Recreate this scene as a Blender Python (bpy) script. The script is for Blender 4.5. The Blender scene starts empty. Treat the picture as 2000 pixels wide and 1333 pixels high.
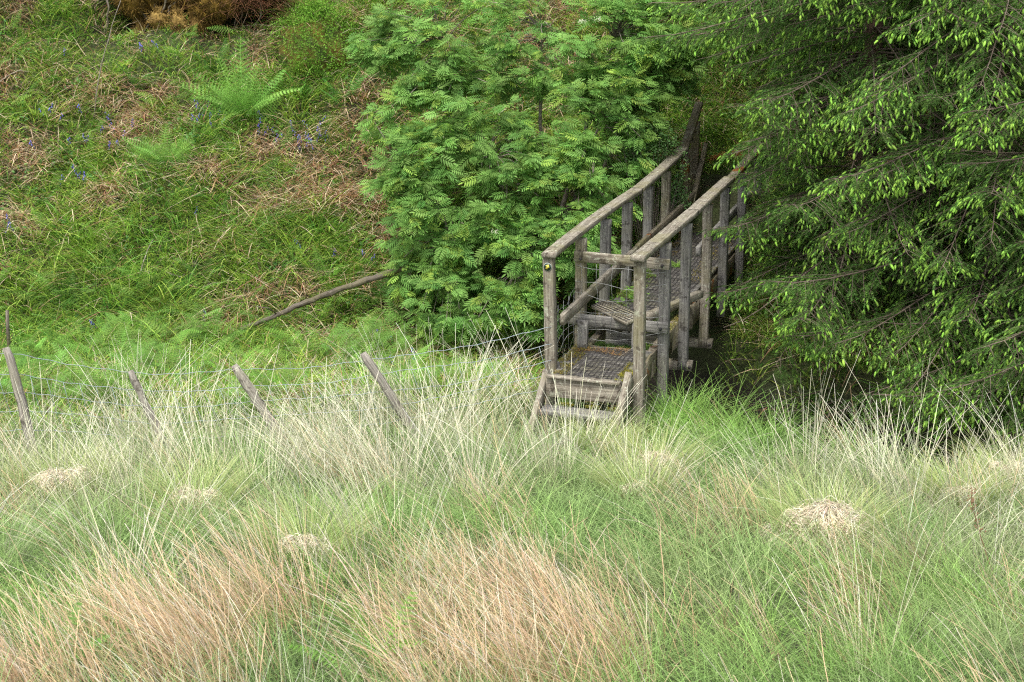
import bpy, math, random
import numpy as np
from mathutils import Vector, Matrix
rng = np.random.default_rng(7)
random.seed(7)
rad = math.radians
scene = bpy.context.scene

# ------------------------------------------------------------------ camera, sky, sun, exposure
FPX, CAM_H, PITCH = 3200.0, 4.15, rad(16)
cam_d = bpy.data.cameras.new('camera')
cam = bpy.data.objects.new('camera', cam_d)
scene.collection.objects.link(cam)
cam.location = (0, 0, CAM_H)
cam.rotation_euler = (math.pi / 2 - PITCH, 0, 0)
cam_d.sensor_width = 36
cam_d.lens = 36 * FPX / 2000
cam_d.clip_end = 400
cam_d.dof.use_dof = True
cam_d.dof.focus_distance = 14.5
cam_d.dof.aperture_fstop = 10
scene.camera = cam

SUN_EL, SUN_AZ = rad(62), rad(205)          # high, from behind the camera
world = bpy.data.worlds.new('World')
scene.world = world
world.use_nodes = True
wn = world.node_tree
bg = wn.nodes['Background']
sky = wn.nodes.new('ShaderNodeTexSky')
sky.sky_type = 'NISHITA'
sky.sun_disc = False
sky.sun_elevation = SUN_EL
sky.sun_rotation = SUN_AZ
sky.air_density = 1.0
sky.dust_density = 4.0
hs = wn.nodes.new('ShaderNodeHueSaturation')
hs.inputs['Saturation'].default_value = 0.35
wn.links.new(sky.outputs[0], hs.inputs['Color'])
wn.links.new(hs.outputs[0], bg.inputs['Color'])
bg.inputs['Strength'].default_value = 0.125
sun_d = bpy.data.lights.new('sun', 'SUN')
sun_d.energy = 1.5
sun_d.angle = rad(12)
sun_d.color = (1.0, 0.97, 0.9)
sun = bpy.data.objects.new('sun', sun_d)
sun.location = (0, 0, 30)
sd = Vector((math.sin(SUN_AZ) * math.cos(SUN_EL), math.cos(SUN_AZ) * math.cos(SUN_EL), math.sin(SUN_EL)))
sun.rotation_euler = sd.to_track_quat('Z', 'Y').to_euler()
scene.collection.objects.link(sun)
scene.view_settings.view_transform = 'Standard'
scene.view_settings.look = 'None'
scene.view_settings.exposure = 1.12
scene.view_settings.gamma = 1
scene.cycles.max_bounces = 6
scene.cycles.filter_width = 1.2
scene.cycles.use_denoising = False
scene.cycles.transparent_max_bounces = 8

# ------------------------------------------------------------------ pixel <-> world (the photograph is 2000 x 1333)
FW = np.array([0, math.cos(PITCH), -math.sin(PITCH)])
UP = np.array([0, math.sin(PITCH), math.cos(PITCH)])
CP = np.array([0, 0, CAM_H])


def ray(px, py):
    return FW + (px - 1000) / FPX * np.array([1., 0, 0]) - (py - 666.5) / FPX * UP


def at_y(px, py, y):
    r = ray(px, py)
    return CP + r * (y / r[1])


def at_z(px, py, z):
    r = ray(px, py)
    return CP + r * ((z - CAM_H) / r[2])


def project(P):
    v = P - CP
    d = v @ FW
    return 1000 + FPX * v[..., 0] / d, 666.5 - FPX * (v @ UP) / d, d


# ------------------------------------------------------------------ noise
def hash2(i, j, seed):
    n = (i.astype(np.int64) * 374761393 + j.astype(np.int64) * 668265263 + seed * 1442695041) & 0x7fffffff
    n = ((n ^ (n >> 13)) * 1274126177) & 0x7fffffff
    return ((n ^ (n >> 16)) & 0xffff) / 65535.0


def vnoise(x, y, seed=0):
    x = np.asarray(x, float); y = np.asarray(y, float)
    i, j = np.floor(x), np.floor(y)
    u, v = x - i, y - j
    u = u * u * (3 - 2 * u); v = v * v * (3 - 2 * v)
    a, b = hash2(i, j, seed), hash2(i + 1, j, seed)
    c, d = hash2(i, j + 1, seed), hash2(i + 1, j + 1, seed)
    return (a * (1 - u) + b * u) * (1 - v) + (c * (1 - u) + d * u) * v


def fbm(x, y, seed=0, o=3):
    s, a, t = 0, 1, 0
    for k in range(o):
        s = s + a * vnoise(x * 2 ** k, y * 2 ** k, seed + k * 17); t += a; a *= .5
    return s / t


def sstep(t):
    t = np.clip(t, 0, 1)
    return t * t * (3 - 2 * t)


# ------------------------------------------------------------------ terrain
def yc_of(x):
    return np.interp(x, [-12, -3, .5, 1.5, 3.5, 5.5, 9], [16.0, 16.2, 16.4, 15.95, 13.85, 12.9, 11.5])


def height(x, y):
    x = np.asarray(x, float); y = np.asarray(y, float)
    near = np.where(y < 13.3, -.5 + .18 * (13.3 - np.maximum(y, -2)), -.5 - .04 * (y - 13.3))
    near = near + .16 * (fbm(x * .9, y * .9, 3) - .5) * np.clip((14.5 - y), 0, 1)
    near = near - .12 * sstep((x + 1) / 4) * sstep((13.4 - y) / 2)
    toe = np.interp(x, [-12, -4, 0, 2, 4, 8], [16.9, 17.2, 17.5, 17.9, 16.6, 14.6])
    q = y - toe
    far = -.62 + .82 * q - .35 * np.maximum(q - 5.5, 0) - .3 * np.maximum(q - 9, 0)
    far = far + (.5 * (fbm(x * .8 + 5, y * .8, 11) - .5) + .3 * (fbm(x * 3, y * 3, 23) - .5)) * sstep(q / 2)
    k = .18
    m = np.maximum(near, far)
    base = m + k * np.log1p(np.exp(-np.abs(near - far) / k)) - .05
    D = np.interp(x, [-12, -2, .2, 1.1, 3, 9], [.12, .15, .35, 1.5, 1.75, 1.75])
    hw = np.interp(x, [-2, 1, 3], [1.3, 1.55, 1.6])
    qq = np.abs(y - yc_of(x)) / hw
    rav = D * sstep((1.2 - qq) / .42)
    rav = rav * (1 + .25 * (fbm(x * 2, y * 2, 31) - .5))
    # sheltered hollow under the mossy overhang at the top of the slope
    hol = 1.0 * np.exp(-((x + 4.0) / 1.15) ** 4) * sstep((y - 20.75) / .2) * sstep((22.2 - y) / .4)
    return base - rav - hol + .03 * (fbm(x * 5, y * 5, 41) - .5)


def ghit(px, py):
    r = ray(px, py)
    t = np.arange(3, 45, .01)
    P = CP[None] + r[None] * t[:, None]
    b = P[:, 2] < height(P[:, 0], P[:, 1])
    i = int(np.argmax(b)) if b.any() else len(t) - 1
    return P[i]


# ------------------------------------------------------------------ mesh helpers
def new_mesh(name, V, quads=None, tris=None, col=None, mat=None, parent=None, smooth=False, loc=None, fmat=None):
    me = bpy.data.meshes.new(name)
    V = np.asarray(V, np.float32).reshape(-1, 3)
    nq = 0 if quads is None else len(quads)
    nt = 0 if tris is None else len(tris)
    me.vertices.add(len(V))
    me.vertices.foreach_set('co', V.ravel())
    loops = []
    if nq: loops.append(np.asarray(quads, np.int32).ravel())
    if nt: loops.append(np.asarray(tris, np.int32).ravel())
    L = np.concatenate(loops)
    me.loops.add(len(L))
    me.loops.foreach_set('vertex_index', L)
    me.polygons.add(nq + nt)
    starts = np.concatenate([np.arange(nq) * 4, nq * 4 + np.arange(nt) * 3]).astype(np.int32)
    me.polygons.foreach_set('loop_start', starts)
    if smooth:
        me.polygons.foreach_set('use_smooth', np.ones(nq + nt, bool))
    mats = mat if isinstance(mat, (list, tuple)) else [mat]
    for m in mats:
        me.materials.append(m)
    if fmat is not None:
        me.polygons.foreach_set('material_index', np.asarray(fmat, np.int32))
    if col is not None:
        a = me.color_attributes.new('Col', 'FLOAT_COLOR', 'POINT')
        c = np.ones((len(V), 4), np.float32); c[:, :3] = np.clip(col, 0.002, 1)
        a.data.foreach_set('color', c.ravel())
    if loc is not None:
        a = me.attributes.new('loc', 'FLOAT_VECTOR', 'POINT')
        a.data.foreach_set('vector', np.asarray(loc, np.float32).ravel())
    me.update(calc_edges=True)
    me.validate()
    o = bpy.data.objects.new(name, me)
    scene.collection.objects.link(o)
    if parent is not None:
        o.parent = parent
    return o


def tag(o, label=None, cat=None, group=None, kind=None):
    if label: o['label'] = label
    if cat: o['category'] = cat
    if group: o['group'] = group
    if kind: o['kind'] = kind
    return o


def empty(name, loc=(0, 0, 0)):
    o = bpy.data.objects.new(name, None)
    scene.collection.objects.link(o)
    o.location = loc
    o.empty_display_size = .1
    return o


class Acc:
    """collects quads and triangles with colours and grain coordinates into one mesh"""
    def __init__(s):
        s.V, s.Q, s.T, s.C, s.L, s.n = [], [], [], [], [], 0

    def add(s, V, Q=None, T=None, C=(1, 1, 1), L=None):
        V = np.asarray(V, float).reshape(-1, 3)
        if Q is not None and len(Q): s.Q.append(np.asarray(Q, np.int64) + s.n)
        if T is not None and len(T): s.T.append(np.asarray(T, np.int64) + s.n)
        C = np.asarray(C, float)
        s.C.append(np.broadcast_to(C, (len(V), 3)) if C.ndim == 1 else C)
        s.L.append(np.zeros((len(V), 3)) if L is None else L)
        s.V.append(V); s.n += len(V)

    def build(s, name, mat, parent=None, smooth=False, origin=None, **k):
        V = np.concatenate(s.V)
        if parent is not None and parent.type == 'EMPTY':
            V = V - np.array(parent.location)
            if 'off' in k: k.pop('off')
        elif origin is not None:
            V = V - np.array(origin)
        o = new_mesh(name, V, np.concatenate(s.Q) if s.Q else None, np.concatenate(s.T) if s.T else None,
                     np.concatenate(s.C), mat, parent, smooth, np.concatenate(s.L))
        if origin is not None and parent is None:
            o.location = origin
        return o


def nrm(v):
    v = np.asarray(v, float)
    return v / np.maximum(np.linalg.norm(v, axis=-1, keepdims=True), 1e-9)


def frame_of(d, up=(0, 0, 1)):
    d = nrm(d)
    s = nrm(np.cross(d, np.broadcast_to(np.asarray(up, float), d.shape) + 1e-4))
    return d, s, np.cross(s, d)


def beam(acc, p0, p1, w, h, up=(0, 0, 1), jit=.0022, seg=None, ch=.0035, seed=None, C=(1, 1, 1)):
    """squared timber from p0 to p1, w across, h along 'up'; worn chamfered edges"""
    r = np.random.default_rng(int(abs(np.sum(np.asarray(p0) * 971 + np.asarray(p1) * 613) * 100)) % 99991)
    p0, p1 = np.asarray(p0, float), np.asarray(p1, float)
    Ln = np.linalg.norm(p1 - p0)
    d, s, u = frame_of(p1 - p0, up)
    n = seg or max(3, int(Ln / .07))
    a, b = w / 2, h / 2
    c = min(ch, a * .4, b * .4)
    sec = np.array([(-a + c, -b), (a - c, -b), (a, -b + c), (a, b - c), (a - c, b), (-a + c, b), (-a, b - c), (-a, -b + c)])
    V, L = [], []
    seedoff = r.uniform(0, 50)
    bow = r.normal(0, .003 * Ln, 2)
    for i in range(n + 1):
        t = i / n
        k = math.sin(math.pi * t)
        q = sec + r.normal(0, jit * .5, sec.shape)
        q = q * (1 + r.normal(0, .007)) + bow * k
        V.append(p0 + d * Ln * t + q[:, :1] * s + q[:, 1:] * u)
        L.append(np.column_stack([np.full(8, Ln * t + seedoff), q[:, 0] + seedoff, q[:, 1]]))
    V, L = np.concatenate(V), np.concatenate(L)
    Q = []
    for i in range(n):
        for k in range(8):
            Q.append((i * 8 + k, i * 8 + (k + 1) % 8, (i + 1) * 8 + (k + 1) % 8, (i + 1) * 8 + k))
    e0, e1 = len(V), len(V) + 1
    V = np.vstack([V, p0, p1])
    L = np.vstack([L, [[seedoff, seedoff, 0]], [[Ln + seedoff, seedoff, 0]]])
    T = []
    for k in range(8):
        T.append((e0, (k + 1) % 8, k)); T.append((e1, n * 8 + k, n * 8 + (k + 1) % 8))
    acc.add(V, Q, T, C, L)


def tube(acc, pts, r, sides=6, C=(1, 1, 1), jit=0.0, cap=True):
    pts = np.asarray(pts, float)
    r = np.broadcast_to(np.asarray(r, float), (len(pts),))
    tg = nrm(np.gradient(pts, axis=0))
    ref = np.array([0, 0, 1.]) if abs(tg[0, 2]) < .8 else np.array([1., 0, 0])
    s = nrm(np.cross(tg, ref)); u = np.cross(s, tg)
    a = np.arange(sides) / sides * 2 * math.pi
    R = r[:, None] * (1 + (rng.normal(0, jit, (len(pts), sides)) if jit else 0))
    V = pts[:, None] + R[..., None] * (np.cos(a)[None, :, None] * s[:, None] + np.sin(a)[None, :, None] * u[:, None])
    ln = np.concatenate([[0], np.cumsum(np.linalg.norm(np.diff(pts, axis=0), axis=1))]) + rng.uniform(0, 30)
    L = np.stack([np.repeat(ln[:, None], sides, 1), r[:, None] * np.cos(a)[None], r[:, None] * np.sin(a)[None]], -1)
    Q = []
    for i in range(len(pts) - 1):
        for k in range(sides):
            Q.append((i * sides + k, i * sides + (k + 1) % sides, (i + 1) * sides + (k + 1) % sides, (i + 1) * sides + k))
    V = V.reshape(-1, 3); L = L.reshape(-1, 3); T = []
    if cap:
        n0 = len(V)
        V = np.vstack([V, pts[0], pts[-1]]); L = np.vstack([L, L[0], L[-1]])
        for k in range(sides):
            T.append((n0, (k + 1) % sides, k)); T.append((n0 + 1, n0 - sides + k, n0 - sides + (k + 1) % sides))
    acc.add(V, Q, T, C, L)


def tubes_many(acc, P, R, sides=4, C=(1, 1, 1)):
    """P (N,K,3) many thin twigs at once; R (N,K)"""
    N, K, _ = P.shape
    tg = nrm(np.gradient(P, axis=1))
    ref = np.where(np.abs(tg[..., 2:3]) < .9, np.array([0, 0, 1.]), np.array([1., 0, 0]))
    s = nrm(np.cross(tg, ref)); u = np.cross(s, tg)
    a = np.arange(sides) / sides * 2 * math.pi
    V = P[:, :, None] + R[:, :, None, None] * (np.cos(a)[None, None, :, None] * s[:, :, None] + np.sin(a)[None, None, :, None] * u[:, :, None])
    idx = np.arange(N * K * sides).reshape(N, K, sides)
    A = idx[:, :-1]; B = idx[:, 1:]
    Q = np.stack([A, np.roll(A, -1, 2), np.roll(B, -1, 2), B], -1).reshape(-1, 4)
    C = np.asarray(C, float)
    if C.ndim == 2: C = np.repeat(C, K * sides, 0)
    acc.add(V.reshape(-1, 3), Q, None, C)


def stamp(acc, V, Q, T, M, P, C, Ct=None):
    """copies of template (V,Q,T) with matrices M (N,3,3), places P (N,3), tint C (N,3) times template colour Ct"""
    N, k = len(P), len(V)
    if N == 0: return
    W = np.einsum('nij,kj->nki', M, V) + P[:, None]
    off = (np.arange(N) * k)[:, None, None]
    CC = np.repeat(C[:, None], k, 1)
    if Ct is not None: CC = CC * Ct[None]
    acc.add(W.reshape(-1, 3), (np.asarray(Q)[None] + off).reshape(-1, 4) if Q is not None and len(Q) else None,
            (np.asarray(T)[None] + off).reshape(-1, 3) if T is not None and len(T) else None, CC.reshape(-1, 3))


def basis(d, up, scale, roll=None):
    """matrices whose x axis is d, z axis near up"""
    d = nrm(d); up = np.broadcast_to(up, d.shape)
    y = nrm(np.cross(up, d)); z = np.cross(d, y)
    if roll is not None:
        c, s = np.cos(roll)[:, None], np.sin(roll)[:, None]
        y, z = y * c + z * s, z * c - y * s
    sc = np.broadcast_to(np.asarray(scale, float), (len(d),))
    return np.stack([d, y, z], -1) * sc[:, None, None]


def blades(acc, B, L, lean, droop, width, C0, C1, segs=4, facing=70, taper=.2, kink=0):
    """ribbons: B base (N,3), L length, lean (N,2) start tilt, droop bending with length"""
    N = len(B)
    L = np.broadcast_to(L, (N,)); droop = np.broadcast_to(droop, (N,)); width = np.broadcast_to(width, (N,))
    d0 = nrm(np.column_stack([lean, np.ones(N)]))
    hl = np.linalg.norm(lean, axis=1)
    hd = np.where(hl[:, None] > 1e-4, lean / np.maximum(hl, 1e-4)[:, None], 0)
    t = np.linspace(0, 1, segs + 1)[None, :, None]
    bend = np.column_stack([hd * droop[:, None], -droop * .55])
    P = B[:, None] + L[:, None, None] * (t * d0[:, None] + t ** 2.2 * bend[:, None])
    if kink:
        P[:, 1:] += rng.normal(0, kink, (N, segs, 3)) * L[:, None, None] * t[:, 1:]
    a = np.radians(rng.uniform(-facing, facing, N))
    side = np.column_stack([np.cos(a), np.sin(a), rng.uniform(-.15, .15, N)])
    w = width[:, None, None] * .5 * (1 - (1 - taper) * t ** 1.6)
    V = np.stack([P - side[:, None] * w, P + side[:, None] * w], 2)
    idx = np.arange(N * (segs + 1) * 2).reshape(N, segs + 1, 2)
    Q = np.stack([idx[:, :-1, 0], idx[:, :-1, 1], idx[:, 1:, 1], idx[:, 1:, 0]], -1).reshape(-1, 4)
    CC = C0[:, None] * (1 - t) + C1[:, None] * t
    CC = np.repeat(CC[:, :, None], 2, 2)
    acc.add(V.reshape(-1, 3), Q, None, CC.reshape(-1, 3))


# ------------------------------------------------------------------ materials
def mat_new(name):
    m = bpy.data.materials.new(name); m.use_nodes = True
    nt = m.node_tree; nt.nodes.clear()
    out = nt.nodes.new('ShaderNodeOutputMaterial')
    b = nt.nodes.new('ShaderNodeBsdfPrincipled')
    nt.links.new(b.outputs[0], out.inputs[0])
    return m, nt, b, out


def N(nt, t, **k):
    n = nt.nodes.new(t)
    for a, v in k.items(): setattr(n, a, v)
    return n


def ramp(nt, stops, fac):
    r = N(nt, 'ShaderNodeValToRGB')
    e = r.color_ramp.elements
    while len(e) < len(stops): e.new(.5)
    for i, (p, c) in enumerate(stops):
        e[i].position = p; e[i].color = (*c, 1) if len(c) == 3 else c
    nt.links.new(fac, r.inputs[0])
    return r.outputs[0]


def mix(nt, f, a, b, mode='MIX'):
    m = N(nt, 'ShaderNodeMix', data_type='RGBA', blend_type=mode)
    for i, v in ((0, f), (6, a), (7, b)):
        if isinstance(v, (int, float)): m.inputs[i].default_value = v
        elif isinstance(v, tuple): m.inputs[i].default_value = (*v, 1)
        else: nt.links.new(v, m.inputs[i])
    return m.outputs[2]


def noise(nt, vec, scale, detail=4, rough=.55):
    n = N(nt, 'ShaderNodeTexNoise'); n.inputs['Scale'].default_value = scale
    n.inputs['Detail'].default_value = detail; n.inputs['Roughness'].default_value = rough
    if vec is not None: nt.links.new(vec, n.inputs['Vector'])
    return n.outputs['Fac']


def mapping(nt, vec, sc):
    m = N(nt, 'ShaderNodeMapping'); m.inputs['Scale'].default_value = sc
    nt.links.new(vec, m.inputs['Vector']); return m.outputs[0]


def attr(nt, name):
    return N(nt, 'ShaderNodeAttribute', attribute_name=name)


def geo_pos(nt):
    return N(nt, 'ShaderNodeNewGeometry').outputs['Position']


def plant_mat(name, trans=.35, rough=.55, spec=.3, var=.25):
    m, nt, b, out = mat_new(name)
    c = attr(nt, 'Col').outputs['Color']
    n = noise(nt, geo_pos(nt), 9, 2)
    v = N(nt, 'ShaderNodeMapRange'); nt.links.new(n, v.inputs[0])
    v.inputs[1].default_value = .3; v.inputs[2].default_value = .7
    v.inputs[3].default_value = 1 - var; v.inputs[4].default_value = 1 + var
    c2 = mix(nt, 1.0, c, v.outputs[0], 'MULTIPLY')
    nt.links.new(c2, b.inputs['Base Color'])
    b.inputs['Roughness'].default_value = rough
    b.inputs['Specular IOR Level'].default_value = spec
    tr = N(nt, 'ShaderNodeBsdfTranslucent'); nt.links.new(c2, tr.inputs[0])
    ms = N(nt, 'ShaderNodeMixShader'); ms.inputs[0].default_value = trans
    nt.links.new(b.outputs[0], ms.inputs[1]); nt.links.new(tr.outputs[0], ms.inputs[2])
    nt.links.new(ms.outputs[0], out.inputs[0])
    return m


def wood_mat(name, dark, light, lichen=.35, green=.3, orange=0.0):
    m, nt, b, out = mat_new(name)
    L = attr(nt, 'loc').outputs['Vector']
    P = geo_pos(nt)
    g = noise(nt, mapping(nt, L, (2.2, 70, 70)), 1, 5, .65)
    g2 = noise(nt, mapping(nt, L, (7, 190, 190)), 1, 3, .6)
    col = ramp(nt, [(.3, dark), (.5, tuple((a + c) / 2 for a, c in zip(dark, light))), (.72, light)], g)
    col = mix(nt, .55, col, ramp(nt, [(.36, (.3, .29, .27)), (.6, (1.15, 1.13, 1.1))], g2), 'MULTIPLY')
    big = noise(nt, P, 3.5, 3)
    if green:
        gm = ramp(nt, [(.48, (0, 0, 0)), (.62, (green, green, green))], big)
        col = mix(nt, gm, col, (.17, .16, .05))
    if lichen:
        l1 = ramp(nt, [(.585, (0, 0, 0)), (.62, (1, 1, 1))], noise(nt, P, 38, 4, .6))
        l2 = ramp(nt, [(.42, (0, 0, 0)), (.62, (lichen, lichen, lichen))], noise(nt, P, 5, 2))
        lm = mix(nt, 1.0, l1, l2, 'MULTIPLY')
        col = mix(nt, lm, col, (.46, .47, .37))
        l3 = ramp(nt, [(.6, (0, 0, 0)), (.66, (.75, .75, .75))], noise(nt, P, 11, 6, .7))
        col = mix(nt, mix(nt, 1.0, l3, (lichen, lichen, lichen), 'MULTIPLY'), col, (.4, .42, .31))
    if orange:
        om = ramp(nt, [(.6, (0, 0, 0)), (.64, (1, 1, 1))], noise(nt, P, 3.4, 4))
        col = mix(nt, om, col, (.24, .1, .035))
    bl = ramp(nt, [(.36, (.28, .26, .24)), (.44, (1, 1, 1))], noise(nt, P, 14, 5, .7))
    col = mix(nt, .8, col, bl, 'MULTIPLY')
    nt.links.new(col, b.inputs['Base Color'])
    b.inputs['Roughness'].default_value = .9
    b.inputs['Specular IOR Level'].default_value = .15
    bp = N(nt, 'ShaderNodeBump'); bp.inputs['Strength'].default_value = .7; bp.inputs['Distance'].default_value = .006
    nt.links.new(g, bp.inputs['Height']); nt.links.new(bp.outputs[0], b.inputs['Normal'])
    return m


M_wood = wood_mat('weathered_timber', (.12, .1, .075), (.41, .375, .31), .85, .35)
M_grey = wood_mat('grey_timber', (.1, .095, .09), (.32, .31, .29), .4, .15)
M_beam = wood_mat('mossy_beam_timber', (.09, .07, .05), (.33, .29, .22), .6, .45, .8)
M_deck = wood_mat('dark_deck_boards', (.09, .085, .08), (.27, .26, .24), .1, .35)
M_log = wood_mat('dead_log_wood', (.07, .058, .045), (.23, .2, .165), .15, .25)
M_post = wood_mat('fence_post_wood', (.12, .105, .09), (.44, .41, .36), .7, .2)
M_plant = plant_mat('leaf_and_grass', .4, .6, .1)
M_straw = plant_mat('dry_grass', .25, .65, .12, .15)
M_spruce = plant_mat('spruce_needles', .25, .65, .1)
M_rowan = plant_mat('rowan_leaves', .42, .55, .1, .2)


def simple(name, c, rough=.7, metal=0, nscale=0, c2=None, bump=0):
    m, nt, b, out = mat_new(name)
    b.inputs['Base Color'].default_value = (*c, 1)
    b.inputs['Roughness'].default_value = rough; b.inputs['Metallic'].default_value = metal
    if c2:
        n = noise(nt, geo_pos(nt), nscale, 5)
        nt.links.new(ramp(nt, [(.35, c), (.65, c2)], n), b.inputs['Base Color'])
        if bump:
            bp = N(nt, 'ShaderNodeBump'); bp.inputs['Strength'].default_value = .8; bp.inputs['Distance'].default_value = bump
            nt.links.new(n, bp.inputs['Height']); nt.links.new(bp.outputs[0], b.inputs['Normal'])
    return m


M_wire = simple('galvanised_wire', (.3, .36, .4), .5, .3, 20, (.42, .48, .5))
M_net = simple('rusty_netting_wire', (.03, .03, .03), .8, .2, 20, (.07, .06, .055))
M_bark = simple('spruce_bark', (.07, .045, .032), .95, 0, 14, (.16, .1, .07), .02)
M_stwig = simple('spruce_twig_bark', (.07, .05, .035), .95, 0, 8, (.2, .16, .12))
M_twig = simple('grey_twig_bark', (.16, .13, .1), .9, 0, 30, (.3, .27, .22))
M_moss = simple('orange_moss', (.07, .045, .008), 1, 0, 9, (.2, .12, .015), .04)

# ground
m, nt, b, out = mat_new('soil_and_turf')
P = geo_pos(nt)
c = ramp(nt, [(.3, (.035, .035, .014)), (.48, (.05, .06, .02)), (.62, (.06, .1, .02))], noise(nt, P, 3, 6))
c = mix(nt, .7, c, ramp(nt, [(.3, (.35, .35, .35)), (.7, (1.3, 1.3, 1.3))], noise(nt, P, 40, 4)), 'MULTIPLY')
sx = N(nt, 'ShaderNodeSeparateXYZ'); nt.links.new(P, sx.inputs[0])
mr = N(nt, 'ShaderNodeMapRange'); nt.links.new(sx.outputs[2], mr.inputs[0])
mr.inputs[1].default_value = -.9; mr.inputs[2].default_value = -1.15; mr.inputs[3].default_value = 0; mr.inputs[4].default_value = 1
c = mix(nt, mr.outputs[0], c, ramp(nt, [(.35, (.012, .01, .007)), (.7, (.04, .032, .022))], noise(nt, P, 12, 5)))   # wet peat and stones along the stream bed
nt.links.new(c, b.inputs['Base Color']); b.inputs['Roughness'].default_value = 1
bp = N(nt, 'ShaderNodeBump'); bp.inputs['Distance'].default_value = .05
nt.links.new(noise(nt, P, 18, 5), bp.inputs['Height']); nt.links.new(bp.outputs[0], b.inputs['Normal'])
M_ground = m

# ------------------------------------------------------------------ ground sheet and stream
gx = np.concatenate([np.arange(-90, -9, 3.), np.arange(-9, 9, .1), np.arange(9, 91, 3.)])
gy = np.concatenate([np.arange(-60, 4, 2.), np.arange(4, 25, .1), np.arange(25, 130, 3.)])
X, Y = np.meshgrid(gx, gy)
Z = height(X, Y)
idx = np.arange(X.size).reshape(X.shape)
Q = np.stack([idx[:-1, :-1], idx[:-1, 1:], idx[1:, 1:], idx[1:, :-1]], -1).reshape(-1, 4)
g = new_mesh('ground', np.stack([X, Y, Z], -1).reshape(-1, 3), Q, mat=M_ground, smooth=True)
tag(g, 'grassy bank and field sloping down to the stream gully', kind='structure')
m, nt, b, out = mat_new('dark_stream_water')
b.inputs['Base Color'].default_value = (.012, .011, .008, 1); b.inputs['Roughness'].default_value = .08
bp = N(nt, 'ShaderNodeBump'); bp.inputs['Distance'].default_value = .02
nt.links.new(noise(nt, geo_pos(nt), 9, 3), bp.inputs['Height']); nt.links.new(bp.outputs[0], b.inputs['Normal'])
xs = np.linspace(.6, 9, 40)
Vw = np.concatenate([np.column_stack([xs, yc_of(xs) + o, np.full(40, -1.93 - 0 * xs)]) for o in (-1.3, 1.3)])
Qw = [(i, i + 1, 41 + i, 40 + i) for i in range(39)]
tag(new_mesh('water', Vw, Qw, mat=m), 'dark stream water at the bottom of the gully', kind='structure')

# ------------------------------------------------------------------ footbridge
PH = rad(18)
BD = np.array([math.sin(PH), math.cos(PH), 0]); BR = np.array([math.cos(PH), -math.sin(PH), 0]); ZU = np.array([0, 0, 1.])
L0 = np.array([.3485, 13.6, 0]); BW = .77


def bp3(s, t, z):
    return L0 + BD * s + BR * t + ZU * z


def st_of(x, y):
    v = np.stack([x - L0[0], y - L0[1]], -1)
    return v @ BD[:2], v @ BR[:2]


def pl(px, py, t):
    """(s, z) of a picture point on the upright plane at offset t across the bridge"""
    P0 = bp3(0, t, 0); r = ray(px, py); n = np.array([BD[1], -BD[0], 0])
    k = ((P0 - CP) @ n) / (r @ n); q = CP + r * k
    return float((q - P0)[:2] @ BD[:2]), float(q[2])


bridge = empty('footbridge', tuple(bp3(0, BW / 2, -.4)))
tag(bridge, 'weathered grey timber footbridge with handrails, steps and a stile over the gully', 'footbridge')


def bpart(name, fn, mat):
    a = Acc(); fn(a)
    return a.build(name, mat, bridge)


def post(s, t, z0, z1, mat=M_wood, w=.09, dx=0.0, ds=0.0):
    return bpart('post', lambda a: beam(a, bp3(s, t, z0), bp3(s + ds, t + dx, z1), w, w, up=BD), mat)


p1 = post(0, 0, -.75, 1.0, dx=-.035)
for s, z0, z1, mt in ((.89, -.6, .97, M_wood), (1.77, -.5, .97, M_grey), (2.6, -.4, .98, M_grey), (3.5, -.4, .98, M_grey),
                      (4.34, -.4, 1.0, M_wood), (5.3, -.5, 1.08, M_beam)):
    post(s, 0, z0, z1, mt)
post(5.85, 0, -.2, 1.33, M_beam)
for s, z0, z1, mt in ((.05, -.8, 1.0, M_wood), (.93, -.62, .97, M_grey), (1.82, -.46, .97, M_grey), (2.81, -.5, .96, M_wood),
                      (3.74, -.42, .97, M_grey), (4.75, -.4, .98, M_grey), (5.75, -.3, 1.0, M_grey)):
    post(s, BW, z0, z1, mt, dx=(.0 if s > .1 else -.02))
# handrails: planks laid on the post heads
RT = 1.03
bpart('handrail', lambda a: beam(a, bp3(-.07, -.02, RT - .01), bp3(3.02, 0, RT), .118, .045), M_wood)
bpart('handrail', lambda a: beam(a, bp3(3.02, 0, RT), bp3(5.22, 0, 1.12), .115, .045), M_wood)
bpart('handrail', lambda a: beam(a, bp3(5.2, 0, 1.1), bp3(6.0, 0, 1.52), .09, .055), M_beam)
bpart('handrail', lambda a: beam(a, bp3(-.07, BW - .02, RT + .015), bp3(2.1, BW, RT), .12, .048), M_wood)
bpart('handrail', lambda a: beam(a, bp3(2.1, BW, RT), bp3(3.95, BW, RT), .118, .046), M_wood)
bpart('handrail', lambda a: beam(a, bp3(3.98, BW, RT - .03), bp3(6.1, BW, 1.06), .1, .055), M_beam)
# mid rails on the inner faces of the posts
bpart('mid_rail', lambda a: beam(a, bp3(.06, .068, .43), bp3(2.75, .068, .46), .042, .1), M_wood)
bpart('mid_rail', lambda a: beam(a, bp3(2.76, .07, .47), bp3(5.9, .07, .52), .042, .1), M_beam)
bpart('mid_rail', lambda a: beam(a, bp3(2.72, BW - .07, .5), bp3(5.9, BW - .07, .52), .042, .1), M_grey)
bpart('brace', lambda a: beam(a, bp3(5.3, .08, .35), bp3(6.1, .08, 1.02), .05, .08), M_beam)
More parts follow.
